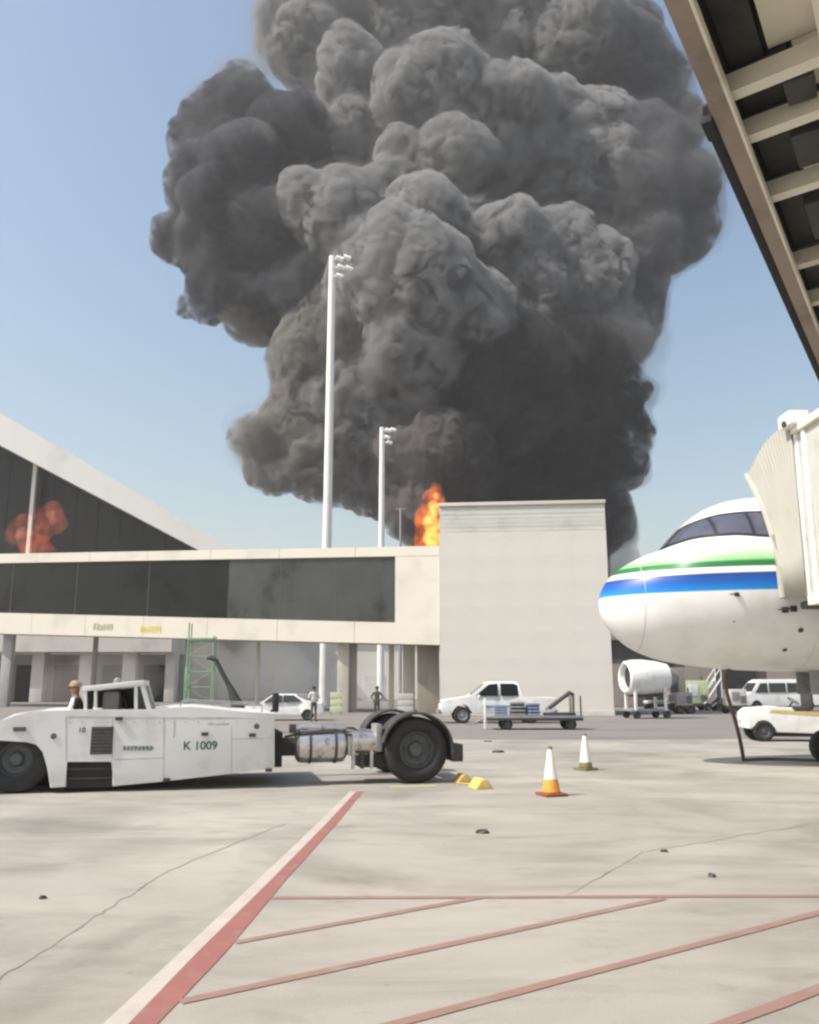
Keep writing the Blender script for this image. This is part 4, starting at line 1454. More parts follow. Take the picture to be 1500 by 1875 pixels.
# yellow chock beside the wheel
p = G(884, 1444)
ck = empty('wheel_chock', (p.x, p.y, 0), R(15), 'yellow wheel chock lying beyond the tractor rear wheel', 'wheel chock')
MB().prism([(-0.16, 0.003), (0.16, 0.003), (0.10, 0.10), (0.0, 0.17), (-0.06, 0.15)], -0.12, 0.35, bev=0.02).build('block', M_yellow, ck)
MB().tube([(0, 0.35, 0.12), (-0.05, 0.5, 0.03), (-0.2, 0.75, 0.02), (-0.1, 0.95, 0.02)], 0.014, seg=8).build('rope', M_yellow, ck)
MB().prism([(-0.16, 0.003), (0.16, 0.003), (0.05, 0.15), (-0.03, 0.15)], 0.95, 1.3, bev=0.02).build('far_block', M_yellow, ck)

# ------------------------------------------------------------------ road vehicles
def loft_car(root, side, belt, half_lo, half_hi, m, name='body', bev=0.03):
    """side outline (x,z) as a body whose flanks lean in above the belt line"""
    n = len(side)
    hw = lambda z: half_lo if z <= belt else half_lo + (half_hi - half_lo) * min(1, (z - belt) / (max(p[1] for p in side) - belt))
    v = [(x, -hw(z), z) for x, z in side] + [(x, hw(z), z) for x, z in side]
    f = [tuple(range(n)), tuple(range(2 * n - 1, n - 1, -1))]
    for i in range(n):
        j = (i + 1) % n
        f.append((i, i + n, j + n, j))
    mb = MB()
    vs, fs = mb._add(v, f)
    if bev:
        ed = [e for fa in fs[:2] for e in fa.edges]
        bmesh.ops.bevel(mb.bm, geom=ed, offset=bev, segments=2, profile=0.6, affect='EDGES')
    bmesh.ops.triangulate(mb.bm, faces=[f_ for f_ in mb.bm.faces if len(f_.verts) > 4])
    return mb.build(name, m, root), hw
def side_glass(root, pts, hw, m, off=0.008, name='side_window'):
    for sg in (-1, 1):
        v = [(x, sg * (hw(z) + off), z) for x, z in pts]
        v2 = [(x, sg * (hw(z) - 0.03), z) for x, z in pts]
        n = len(pts)
        mb = MB()
        mb._add(v + v2, [tuple(range(n)), tuple(range(2 * n - 1, n - 1, -1))] + [(i, i + n, (i + 1) % n + n, (i + 1) % n) for i in range(n)])
        mb.build(name, m, root, smooth=0)
def cross_glass(root, p, q, hw, m, name, inset=0.1):
    """pane across the car between two outline points"""
    d = Vector((q[0] - p[0], 0, q[1] - p[1])).normalized()
    n = Vector((-d.z, 0, d.x)) * 0.012
    if n.z < 0: n = -n
    a, b = Vector((p[0], 0, p[1])) + d * 0.06, Vector((q[0], 0, q[1])) - d * 0.06
    v = []
    for o in (n, n * -1):
        for c, h in ((a, hw(p[1]) - inset), (b, hw(q[1]) - inset)):
            v += [(c.x + o.x, -h, c.z + o.z), (c.x + o.x, h, c.z + o.z)]
    mb = MB()
    mb._add(v, [(0, 1, 3, 2), (4, 6, 7, 5), (0, 4, 5, 1), (2, 3, 7, 6), (0, 2, 6, 4), (1, 5, 7, 3)])
    mb.build(name, m, root, smooth=0)
def arch(cx, r, z0, n=9):
    return [(cx + r * math.cos(R(180 * k / (n - 1))), z0 + r * math.sin(R(180 * k / (n - 1)))) for k in range(n)]

# white double-cab pickup, nose to the left
pk = G(806, 1325)
pick = empty('pickup_truck', (pk.x, pk.y + 0.9, 0), R(2), 'white double cab pickup truck parked in front of the cream block', 'pickup truck')
K = 1.06
def sc(pts): return [(x * K, z * K * 1.03) for x, z in pts]
fx, bx_ = 1.0, 4.15
body = [(0.0, 0.55), (0.02, 0.85), (0.12, 1.02), (1.35, 1.16), (2.15, 1.78), (2.4, 1.84), (3.45, 1.84), (3.7, 1.74), (3.78, 1.14), (5.3, 1.12), (5.32, 0.6), (5.25, 0.5)]
under = [(bx_ + 0.46, 0.45)] + arch(bx_, 0.42, 0.45)[1:-1] + [(bx_ - 0.46, 0.42), (fx + 0.46, 0.42)] + arch(fx, 0.42, 0.45)[1:-1] + [(fx - 0.46, 0.45), (0.12, 0.42)]
_, hw = loft_car(pick, sc(body + under), 1.12 * K, 0.92, 0.70, M_white)
side_glass(pick, sc([(1.62, 1.2), (2.24, 1.70), (2.66, 1.74), (2.66, 1.2)]), hw, M_glass)
side_glass(pick, sc([(2.78, 1.2), (2.78, 1.74), (3.4, 1.74), (3.58, 1.66), (3.62, 1.2)]), hw, M_glass)
cross_glass(pick, *sc([(1.4, 1.2), (2.12, 1.76)]), hw, M_glass, 'windscreen')
cross_glass(pick, *sc([(3.72, 1.66), (3.79, 1.22)]), hw, M_glass, 'rear_window')
MB().box((-0.03, 0, 0.56), (0.16, 1.8, 0.24), bev=0.04).build('front_bumper', M_grey, pick)
MB().box((0.06, 0, 0.92), (0.06, 1.0, 0.2), bev=0.02).build('radiator_grille', M_dark, pick)
MB().box((5.66, 0, 0.58), (0.14, 1.8, 0.16), bev=0.03).build('rear_bumper', M_grey, pick)
MB().box((4.82, 0, 1.19), (1.45, 1.5, 0.03)).build('bed_floor', M_dark, pick)
for s_ in (-1, 1):
    MB().box((0.13, s_ * 0.72, 0.95), (0.16, 0.34, 0.16), bev=0.03).build('headlight', M_lamp, pick)
    MB().box((5.63, s_ * 0.86, 0.98), (0.06, 0.12, 0.26), bev=0.01).build('tail_light', M_redlamp, pick)
    MB().box((1.86, s_ * 1.05, 1.28), (0.12, 0.2, 0.18), bev=0.03).build('mirror', M_white, pick)
    MB().box((3.15, s_ * 0.978, 0.8), (2.2, 0.01, 0.12)).build('side_stripe', M_blue, pick)
    for xx in (2.9, 3.95):
        MB().box((xx - 0.12, s_ * 0.98, 1.08), (0.14, 0.02, 0.03), bev=0.005).build('door_handle', M_grey, pick)
    for xx in (1.72, 2.86, 3.98):
        MB().box((xx, s_ * 0.976, 0.88), (0.012, 0.006, 0.72)).build('door_seam', M_seam2, pick)
    for xx in (fx, bx_):
        wheel_parts(pick, (xx * K, s_ * 0.80, 0.40), 0.40, 0.26, 0.25, hubs=6)
for o_ in list(pick.children):
    if o_.name.startswith('tyre'):
        for c_ in o_.children: c_.data.materials[0] = M_grey

# flat trailer in front of the pickup, with its load
tp = G(905, 1337)
trl = empty('flat_trailer', (tp.x, tp.y, 0), R(1), 'low flat trailer with small wheels in front of the pickup', 'trailer')
TL = 4.0
MB().box((TL / 2 - 0.3, 0.7, 0.52), (TL, 1.5, 0.1), bev=0.015).build('deck', M_grey, trl)
for s_ in (0.0, 1.4):
    MB().box((TL / 2 - 0.3, s_, 0.44), (TL, 0.07, 0.14), bev=0.01).build('deck_rail', M_dark, trl)
for xx in (0.55, 3.2):
    for s_ in (0.1, 1.3):
        wheel_parts(trl, (xx, s_, 0.23), 0.23, 0.16, 0.12, hubs=5)
    MB().tube([(xx, 0.1, 0.23), (xx, 1.3, 0.23)], 0.04, seg=8).build('axle', M_dark, trl)
MB().tube([(-0.3, 0.7, 0.45), (-0.75, 0.7, 0.25), (-1.1, 0.7, 0.2)], 0.04, seg=8).build('drawbar', M_grey, trl)
MB().box((-0.36, 0.1, 0.66), (0.1, 0.1, 1.25), bev=0.01).build('stake', M_sleeve, trl)
for xx in (3.62,):
    MB().box((xx, 0.05, 0.95), (0.06, 0.06, 0.85), bev=0.01).build('stake', M_dark, trl)
fr = empty('tow_bar_frame', (tp.x + 2.05, tp.y + 0.4, 0.572), R(1), 'grey slanting tow bar frame lying on the flat trailer', 'tow bar')
MB().tube([(0.3, 0, 0.3), (1.2, 0, 0.95), (1.3, 0, 0.9), (1.28, 0, 0.1)], 0.085, seg=8).build('arm', M_dark, fr)
MB().tube([(0.2, 0.3, 0.25), (1.2, 0.3, 0.85)], 0.06, seg=8).build('arm', M_grey, fr)
MB().box((0.75, 0.15, 0.06), (1.3, 0.5, 0.12), bev=0.02).build('skid', M_dark, fr)
MB().box((1.26, 0.15, 0.45), (0.09, 0.5, 0.7), bev=0.02).build('head_plate', M_brown, fr)
for k, (dx, w_, h_, m_) in enumerate(((0.35, 0.55, 0.42, M_blue), (1.05, 0.6, 0.55, M_grey), (1.7, 0.5, 0.5, M_blue))):
    cr = empty('crate', (tp.x + dx, tp.y + 0.62, 0.572), R(4 * k - 4),
               ('blue slatted crate on the flat trailer, beside the white stake', 'grey slatted crate in the middle of the flat trailer', 'blue slatted crate on the flat trailer, against the tow bar frame')[k], 'crate', 'crates on the flat trailer')
    MB().box((0, 0, h_ / 2), (w_ - 0.06, 0.5, h_ - 0.02)).build('liner', M_recess, cr)
    for q in range(4):
        z = 0.05 + (h_ - 0.1) * q / 3
        MB().box((0, 0, z), (w_, 0.56, 0.075), bev=0.008).build('slat', m_, cr)

# white saloon car behind the tractor
cq = G(446, 1319)
carr = empty('parked_car', (cq.x, cq.y, 0), R(4), 'white saloon car parked beyond the tow tractor under the walkway', 'car')
body = [(0.0, 0.45), (0.05, 0.72), (0.9, 0.88), (1.5, 1.3), (1.75, 1.38), (2.7, 1.38), (3.4, 0.98), (4.15, 0.92), (4.25, 0.5), (4.1, 0.3)]
under = [(3.75, 0.3)] + arch(3.4, 0.33, 0.3)[1:-1] + [(3.05, 0.28), (1.2, 0.28)] + arch(0.85, 0.33, 0.3)[1:-1] + [(0.5, 0.3), (0.1, 0.3)]
_, hwc = loft_car(carr, body + under, 0.88, 0.84, 0.62, M_white)
side_glass(carr, [(1.12, 0.95), (1.58, 1.3), (2.05, 1.31), (2.05, 0.95)], hwc, M_glass2)
side_glass(carr, [(2.12, 0.95), (2.12, 1.31), (2.66, 1.3), (3.1, 1.0)], hwc, M_glass2)
cross_glass(carr, (0.95, 0.92), (1.48, 1.29), hwc, M_glass2, 'windscreen')
cross_glass(carr, (2.75, 1.36), (3.35, 1.01), hwc, M_glass2, 'rear_window')
for s_ in (-1, 1):
    MB().box((0.06, s_ * 0.6, 0.64), (0.08, 0.3, 0.12), bev=0.02).build('headlight', M_lamp, carr)
    for xx in (0.85, 3.4):
        wheel_parts(carr, (xx, s_ * 0.74, 0.31), 0.31, 0.2, 0.2, hubs=5)

# low white baggage tractor beyond the nose
bq = G(1403, 1358)
bag = empty('baggage_tractor', (bq.x, bq.y + 0.55, 0), R(-6), 'low white baggage tractor with a yellow stripe parked beyond the airliner nose', 'baggage tractor')
bo = [(-0.48, 0.42), (-0.5, 0.9), (-0.3, 1.06), (0.5, 1.12), (0.95, 1.08), (1.05, 0.88), (1.9, 0.86), (2.6, 0.9), (2.65, 0.36)]
un = [(2.5, 0.3)] + arch(2.15, 0.37, 0.3)[1:-1] + [(1.75, 0.26), (0.4, 0.3)] + arch(0.0, 0.37, 0.36)[1:-1] + [(-0.38, 0.4)]
MB().prism(bo + un, -0.65, 0.65, bev=0.04).build('body', M_white, bag)
MB().prism([(0.2, 0.93), (0.3, 1.02), (2.6, 0.86), (2.6, 0.76)], -0.662, -0.652).build('yellow_stripe', M_yellow, bag, smooth=0)
for xx in (0.0, 2.15):
    for s_ in (-0.55, 0.55):
        wheel_parts(bag, (xx, s_, 0.33), 0.33, 0.22, 0.19, hubs=6)
MB().box((1.35, 0, 1.05), (0.5, 1.0, 0.12), bev=0.04).build('seat', M_dark, bag)
MB().box((1.62, 0, 1.3), (0.1, 1.0, 0.45), bev=0.04).build('backrest', M_dark, bag)
MB().tube([(0.9, -0.3, 1.05), (1.08, -0.3, 1.28)], 0.03).build('steering_column', M_dark, bag)
MB().lathe([(0.19, -0.015), (0.205, 0), (0.19, 0.015), (0.175, 0), (0.19, -0.015)], Matrix.Translation((1.09, -0.3, 1.29)) @ Matrix.Rotation(R(35), 4, 'Y'), seg=20).build('steering_wheel', M_black, bag)
MB().box((1.2, 0, 0.22), (2.0, 0.9, 0.12)).build('underframe', M_recess, bag)
MB().box((-0.52, 0.35, 0.72), (0.05, 0.2, 0.14), bev=0.02).build('headlight', M_lamp, bag)

# jet engine cowling on a transport trolley
eq = G(1156, 1317)
eng = empty('jet_engine', (eq.x, eq.y + 1.0, 0), R(11), 'white jet engine cowling with a dark intake on a trolley', 'jet engine')
ez = P(1190, 1240, eq.y).z
Me = Matrix.Translation((0, 0, ez)) @ Matrix.Rotation(R(90), 4, 'Y')
MB().lathe([(r_ * 0.82, h_ * 0.84) for r_, h_ in ((0.78, 0.35), (0.86, 0.05), (0.98, -0.04), (1.1, 0.06), (1.2, 0.5), (1.22, 1.2), (1.12, 2.2), (0.95, 2.95), (0.9, 2.95), (0.9, 2.7), (0.0, 2.6))], Me, seg=40).build('cowling', M_white, eng)
MB().lathe([(0, 0.36), (0.1, 0.3), (0.26, 0.58), (0.67, 0.56), (0.67, 0.62), (0, 0.62)], Me, seg=32).build('fan', M_dark, eng)
MB().lathe([(0.0, 2.3), (0.72, 2.28), (0.52, 2.8), (0.26, 3.2), (0, 3.3)], Me, seg=28).build('exhaust_cone', M_brown, eng)
for xx in (0.3, 2.1):
    for yy in (-0.62, 0.62):
        MB().box((xx, yy, (ez - 0.8) / 2 + 0.35), (0.14, 0.14, ez - 0.9), bev=0.015).build('trolley_post', M_white, eng)
        wheel_parts(eng, (xx, yy * 1.1, 0.22), 0.22, 0.16, 0.11, hubs=5)
MB().box((1.2, 0, 0.46), (2.3, 1.25, 0.12), bev=0.02).build('trolley_frame', M_grey, eng)
MB().box((1.2, 0, ez - 1.0), (1.7, 0.7, 0.16), bev=0.02).build('cradle', M_dark, eng)

# ground equipment parked in a row beyond the airliner
def cart(px, wpx, ytop, name, label, cat, m1, m2, kind):
    g = G(px, 1302 if px not in (1262, 1358) else 1308)
    w_ = wpx / ppm(g.y)
    h_ = P(px, ytop, g.y).z
    r = empty(name, (g.x, g.y + 1.0, 0), R(random.uniform(-8, 8)), label, cat, None)
    MB().box((0, 0, 0.42), (w_, 1.3, 0.18), bev=0.02).build('chassis', M_dark, r)
    for xx in (-w_ * 0.34, w_ * 0.34):
        for yy in (-0.6, 0.6):
            wheel_parts(r, (xx, yy, 0.28), 0.28, 0.18, 0.15, hubs=5)
    if kind == 'box':
        MB().box((0, 0, 0.52 + (h_ - 0.52) / 2), (w_ * 0.94, 1.25, h_ - 0.53), bev=0.06).build('housing', m1, r)
        MB().box((-w_ * 0.18, -0.64, 0.55 + (h_ - 0.5) * 0.55), (w_ * 0.4, 0.04, (h_ - 0.5) * 0.5), bev=0.01).build('access_panel', m2, r)
        for k in range(4):
            MB().box((w_ * 0.24, -0.645, 0.75 + 0.12 * k), (w_ * 0.3, 0.03, 0.06)).build('vent_slat', M_dark, r)
        MB().tube([(w_ * 0.3, 0, h_ - 0.02), (w_ * 0.3, 0, h_ + 0.3)], 0.05, seg=10).build('exhaust', M_dark, r)
    elif kind == 'stairs':
        n = 7
        for k in range(n):
            MB().box((-w_ * 0.4 + w_ * 0.8 * k / n, 0, 0.55 + (h_ - 0.7) * k / n), (w_ * 0.13, 1.0, 0.05)).build('step', m2, r)
        for yy in (-0.55, 0.55):
            MB().tube([(-w_ * 0.45, yy, 0.5), (w_ * 0.42, yy, h_ - 0.15)], 0.06, seg=8).build('stringer', m1, r)
            MB().tube([(-w_ * 0.45, yy, 1.3), (w_ * 0.42, yy, h_ + 0.6)], 0.035, seg=8).build('handrail', m1, r)
            MB().tube([(w_ * 0.4, yy, 0.5), (w_ * 0.42, yy, h_ + 0.6)], 0.04, seg=8).build('stay', m1, r)
    elif kind == 'hopper':
        MB().prism([(-w_ * 0.46, 0.52), (w_ * 0.46, 0.52), (w_ * 0.12, h_), (-w_ * 0.12, h_)], -0.6, 0.6, bev=0.03).build('cover', m1, r)
        MB().tube([(-w_ * 0.46, -0.6, 0.6), (-w_ * 0.7, -0.8, 0.3)], 0.04, seg=8).build('drawbar', m2, r)
    return r
cart(1246, 34, 1222, 'generator_cart', 'dark brown generator cart beside the white engine cowling', 'generator', M_brown, M_dark, 'box')
cart(1283, 46, 1246, 'air_start_cart', 'pale green ground cart with a light side panel', 'ground cart', M_palegreen, M_white, 'box')
cart(1218, 60, 1283, 'baggage_cart', 'low white baggage cart in front of the engine cowling', 'baggage cart', M_white, M_grey, 'box')
cart(1312, 40, 1238, 'mobile_steps', 'small set of white mobile steps beside the pale green cart', 'steps', M_white, M_grey, 'stairs')
cart(1335, 40, 1277, 'tarped_cart', 'dark peaked tarpaulin covered cart behind the hanging cable', 'cart', M_dark, M_grey, 'hopper')

cart(1262, 30, 1268, 'tool_cart', 'small grey tool cart between the dark generator and the pale green cart', 'tool cart', M_seat, M_grey, 'box')
cart(1358, 34, 1262, 'water_cart', 'small cream service cart beside the peaked tarpaulin cart', 'service cart', M_cream, M_grey, 'box')

# white minibus far behind the nose
vq = G(1365, 1303)
van = empty('minibus', (vq.x, vq.y + 1.6, 0), R(3), 'white minibus with dark windows parked under the airliner belly', 'minibus')
body = [(0, 0.45), (0.02, 0.95), (0.35, 1.15), (0.75, 1.3), (1.35, 2.1), (1.7, 2.28), (6.2, 2.32), (6.35, 2.2), (6.4, 0.5)]
under = [(5.45, 0.4)] + arch(5.0, 0.42, 0.4)[1:-1] + [(4.55, 0.38), (1.55, 0.38)] + arch(1.1, 0.42, 0.4)[1:-1] + [(0.66, 0.4), (0.1, 0.4)]
_, hwv = loft_car(van, body + under, 1.2, 0.98, 0.86, M_white)
side_glass(van, [(1.05, 1.32), (1.5, 2.0), (2.0, 2.02), (2.0, 1.32)], hwv, M_glass2)
for k in range(3):
    xx = 2.12 + 1.35 * k
    side_glass(van, [(xx, 1.34), (xx, 2.02), (xx + 1.25, 2.02), (xx + 1.25, 1.34)], hwv, M_glass2)
cross_glass(van, (0.78, 1.34), (1.34, 2.08), hwv, M_glass2, 'windscreen')
for s_ in (-1, 1):
    MB().box((0.05, s_ * 0.7, 0.85), (0.1, 0.3, 0.2), bev=0.03).build('headlight', M_lamp, van)
    for xx in (1.1, 5.0):
        wheel_parts(van, (xx, s_ * 0.86, 0.38), 0.38, 0.24, 0.22, hubs=6)

# green lift tower and dark crane arm behind the tractor
lq = G(362, 1312)
lift = empty('lift_tower', (lq.x, lq.y, 0), R(5), 'thin green lift tower standing up to the walkway edge', 'lift')
zt_ = P(345, 1140, lq.y).z
wl = 46 / ppm(lq.y)
for xx in (-wl / 2, wl / 2):
    for yy in (0, 1.0):
        MB().tube([(xx, yy, 0.3), (xx, yy, zt_ * (1.0 if xx < 0 else 0.86))], 0.045, seg=8).build('upright', M_green, lift)
for k in range(5):
    z = 0.8 + (zt_ * 0.8 - 0.8) * k / 4
    MB().tube([(-wl / 2, 0, z), (wl / 2, 0, z)], 0.03, seg=8).build('rung', M_green, lift)
    MB().tube([(-wl / 2, 0, z), (-wl / 2, 1.0, z)], 0.03, seg=8).build('rung', M_green, lift)
    if k < 4:
        z2 = 0.8 + (zt_ * 0.8 - 0.8) * (k + 1) / 4
        MB().tube([(-wl / 2, 0, z), (wl / 2, 0, z2)] if k % 2 else [(wl / 2, 0, z), (-wl / 2, 0, z2)], 0.022, seg=8).build('brace', M_green, lift)
MB().box((0, 0.5, zt_ * 0.82), (wl + 0.1, 1.1, 0.16), bev=0.02).build('platform', M_green, lift)
MB().box((-wl / 2 - 0.02, -0.08, 1.75), (0.2, 0.06, 2.3), bev=0.02).build('mast_cover', M_green, lift)
MB().box((0, 0.5, 0.3), (wl + 0.5, 1.3, 0.25), bev=0.03).build('base', M_boom, lift)
for xx in (-0.55, 0.55):
    for yy in (0, 1.0):
        wheel_parts(lift, (xx, yy, 0.16), 0.16, 0.1, 0.08, hubs=4)
kq = G(432, 1330)
crane = empty('crane_arm', (kq.x, kq.y, 0), R(0), 'dark folding crane arm rising behind the tow tractor', 'crane')
def ck_(x, y):
    q = P(x, y, kq.y)
    return (q.x - kq.x, 0, q.z)
MB().tube([ck_(440, 1305), ck_(432, 1285), ck_(420, 1256)], [0.3, 0.26, 0.14], seg=10).build('lower_arm', M_boom, crane)
MB().tube([ck_(421, 1258), ck_(408, 1234), ck_(395, 1208)], [0.12, 0.11, 0.10], seg=10).build('upper_arm', M_boom, crane)
MB().tube([ck_(396, 1209), ck_(386, 1204), ck_(379, 1205)], [0.11, 0.12, 0.09], seg=10).build('hook_block', M_boom, crane)
zc = ck_(440, 1305)[2]
MB().box((ck_(442, 1305)[0], 0, zc / 2 + 0.1), (0.9, 0.8, zc), bev=0.06).build('pedestal', M_boom, crane)
MB().box((0.2, 0, 0.35), (2.0, 1.3, 0.3), bev=0.04).build('base', M_grey, crane)
for xx in (-0.5, 0.9):
    for yy in (-0.6, 0.6):
        wheel_parts(crane, (xx, yy, 0.25), 0.25, 0.18, 0.13, hubs=5)
# pale barrier boards behind the people
for k, (px, w_, h_, m_, lb) in enumerate(((545, 26, 1.2, M_seat, 'grey board barrier behind the person in the white shirt'), (608, 24, 1.3, M_palegreen, 'pale green board barrier leaning by the walkway column'), (742, 30, 1.2, M_termcol, 'tan board barrier between the rear walkway columns'))):
    g = G(px, 1312)
    r = empty('barrier', (g.x, g.y + 3, 0), R(4), lb, 'barrier')
    ww = w_ / ppm(g.y)
    for q in range(3):
        MB().box((0, 0, 0.25 + h_ * q / 3.0 + 0.1), (ww, 0.05, h_ / 3.0 - 0.05), bev=0.008).build('board', m_, r)
    for xx in (-ww * 0.4, ww * 0.4):
        MB().box((xx, 0.06, h_ / 2 + 0.1), (0.07, 0.06, h_ + 0.2)).build('post', M_grey, r)
        MB().box((xx, 0.1, 0.03), (0.1, 0.6, 0.06)).build('foot', M_grey, r)

# ------------------------------------------------------------------ smoke and fire
def hash3(i, j, k, seed):
    h = (i.astype(np.uint32) * np.uint32(374761393) + j.astype(np.uint32) * np.uint32(668265263) + k.astype(np.uint32) * np.uint32(2147483647) + np.uint32(seed * 974634777 & 0xffffffff))
    h = (h ^ (h >> np.uint32(13))) * np.uint32(1274126177)
    h = h ^ (h >> np.uint32(16))
    return h
def worley(p, cell, seed):
    """distance to the nearest feature point, in cells"""
    q = p / cell
    b = np.floor(q).astype(np.int64)
    best = np.full(len(p), 9.0)
    for dx in (-1, 0, 1):
        for dy in (-1, 0, 1):
            for dz_ in (-1, 0, 1):
                c = b + np.array([dx, dy, dz_])
                h = hash3(c[:, 0], c[:, 1], c[:, 2], seed)
                f = np.stack([(h & np.uint32(1023)) / 1023.0, ((h >> np.uint32(10)) & np.uint32(1023)) / 1023.0, ((h >> np.uint32(20)) & np.uint32(1023)) / 1023.0], 1)
                d = ((c + f - q) ** 2).sum(1)
                best = np.minimum(best, d)
    return np.sqrt(best)
def vnoise(p, cell, seed):
    q = p / cell
    b = np.floor(q).astype(np.int64)
    f = q - b
    f = f * f * (3 - 2 * f)
    out = np.zeros(len(p))
    for dx in (0, 1):
        for dy in (0, 1):
            for dz_ in (0, 1):
                h = hash3(b[:, 0] + dx, b[:, 1] + dy, b[:, 2] + dz_, seed) / 4294967295.0
                w = (f[:, 0] if dx else 1 - f[:, 0]) * (f[:, 1] if dy else 1 - f[:, 1]) * (f[:, 2] if dz_ else 1 - f[:, 2])
                out += h * w
    return out
def remesh(me, size, name):
    o = bpy.data.objects.new(name, me)
    COL.objects.link(o)
    rm = o.modifiers.new('remesh', 'REMESH')
    rm.mode = 'VOXEL'
    rm.voxel_size = size
    return bake(o, name)
def displace(me, layers, seed):
    n = len(me.vertices)
    co = np.empty(n * 3, np.float32)
    no = np.empty(n * 3, np.float32)
    for cell, amp in layers:
        me.vertices.foreach_get('co', co)
        me.vertex_normals.foreach_get('vector', no)
        p = co.reshape(-1, 3).astype(np.float64)
        nn = no.reshape(-1, 3)
        wv = np.stack([vnoise(p + 31.7 * a, cell * 0.9, seed + a) for a in range(3)], 1) - 0.5
        f1 = worley(p + wv * cell * 0.55, cell, seed)
        hgt = np.sqrt(np.maximum(0.0, 1.0 - np.minimum(1.0, f1 / 0.95) ** 2))
        mod = 0.35 + 1.3 * vnoise(p, cell * 3.3, seed + 77)
        p2 = p + nn * ((hgt - 0.55) * amp * cell * mod)[:, None]
        me.vertices.foreach_set('co', p2.astype(np.float32).ravel())
        me.update()
        seed += 5
def warp_mesh(me, steps, seed):
    n = len(me.vertices)
    co = np.empty(n * 3, np.float32)
    me.vertices.foreach_get('co', co)
    p = co.reshape(-1, 3).astype(np.float64)
    for cell, amp in steps:
        d = np.stack([vnoise(p + 57.3 * a, cell, seed + a) for a in range(3)], 1) - 0.5
        p = p + d * amp
        seed += 11
    me.vertices.foreach_set('co', p.astype(np.float32).ravel())
    me.update()
def billow(name, blobs, Y0, vox, layers, seed, vox2=None, warp=(), wseed=90):
    bm = bmesh.new()
    fwd = Vector((0, cp, sp))
    for b in blobs:
        x, y, r = b[:3]
        dy = b[3] if len(b) > 3 else 0.0
        c = P(x, y, Y0 + dy)
        rad = r * (c - CAM).dot(fwd) / F
        bmesh.ops.create_icosphere(bm, subdivisions=3, radius=rad, matrix=Matrix.Translation(c) @ Matrix.Diagonal((1, 0.85, 1, 1)))
    me = bpy.data.meshes.new(name)
    bm.to_mesh(me)
    bm.free()
    me = remesh(me, vox, name)
    if warp:
        warp_mesh(me, warp, wseed)
    displace(me, layers[:2], seed)
    if len(layers) > 2:
        me = remesh(me, vox2 or vox, name)
        displace(me, layers[2:], seed + 50)
    me = remesh(me, vox2 or vox, name)
    for p in me.polygons:
        p.use_smooth = True
    return me
def smoke_material(name, dens, albedo, g=0.25, ragged=0.0, scale=0.26, step=0.05):
    m = bpy.data.materials.new(name)
    m.use_nodes = True
    t = m.node_tree
    t.nodes.clear()
    out = t.nodes.new('ShaderNodeOutputMaterial')
    scn = t.nodes.new('ShaderNodeVolumeScatter')
    scn.inputs['Color'].default_value = (*albedo, 1)
    scn.inputs['Density'].default_value = dens
    scn.inputs['Anisotropy'].default_value = g
    ab = t.nodes.new('ShaderNodeVolumeAbsorption')
    ab.inputs['Color'].default_value = (*albedo, 1)
    ab.inputs['Density'].default_value = dens
    ad = t.nodes.new('ShaderNodeAddShader')
    t.links.new(scn.outputs[0], ad.inputs[0])
    t.links.new(ab.outputs[0], ad.inputs[1])
    t.links.new(ad.outputs[0], out.inputs['Volume'])
    if ragged:
        tc = t.nodes.new('ShaderNodeTexCoord')
        nz = t.nodes.new('ShaderNodeTexNoise')
        nz.inputs['Scale'].default_value = scale
        nz.inputs['Detail'].default_value = 4.0
        nz.inputs['Roughness'].default_value = 0.68
        nz.inputs['Distortion'].default_value = 1.0
        t.links.new(tc.outputs['Object'], nz.inputs['Vector'])
        mr = t.nodes.new('ShaderNodeMapRange')
        mr.inputs['From Min'].default_value = 0.45
        mr.inputs['From Max'].default_value = 0.60
        mr.inputs['To Min'].default_value = dens * (1 - ragged)
        mr.inputs['To Max'].default_value = dens * 1.9
        t.links.new(nz.outputs['Fac'], mr.inputs['Value'])
        t.links.new(mr.outputs[0], scn.inputs['Density'])
        t.links.new(mr.outputs[0], ab.inputs['Density'])
        m.cycles.volume_step_rate = step
    return m
SY = 165.0
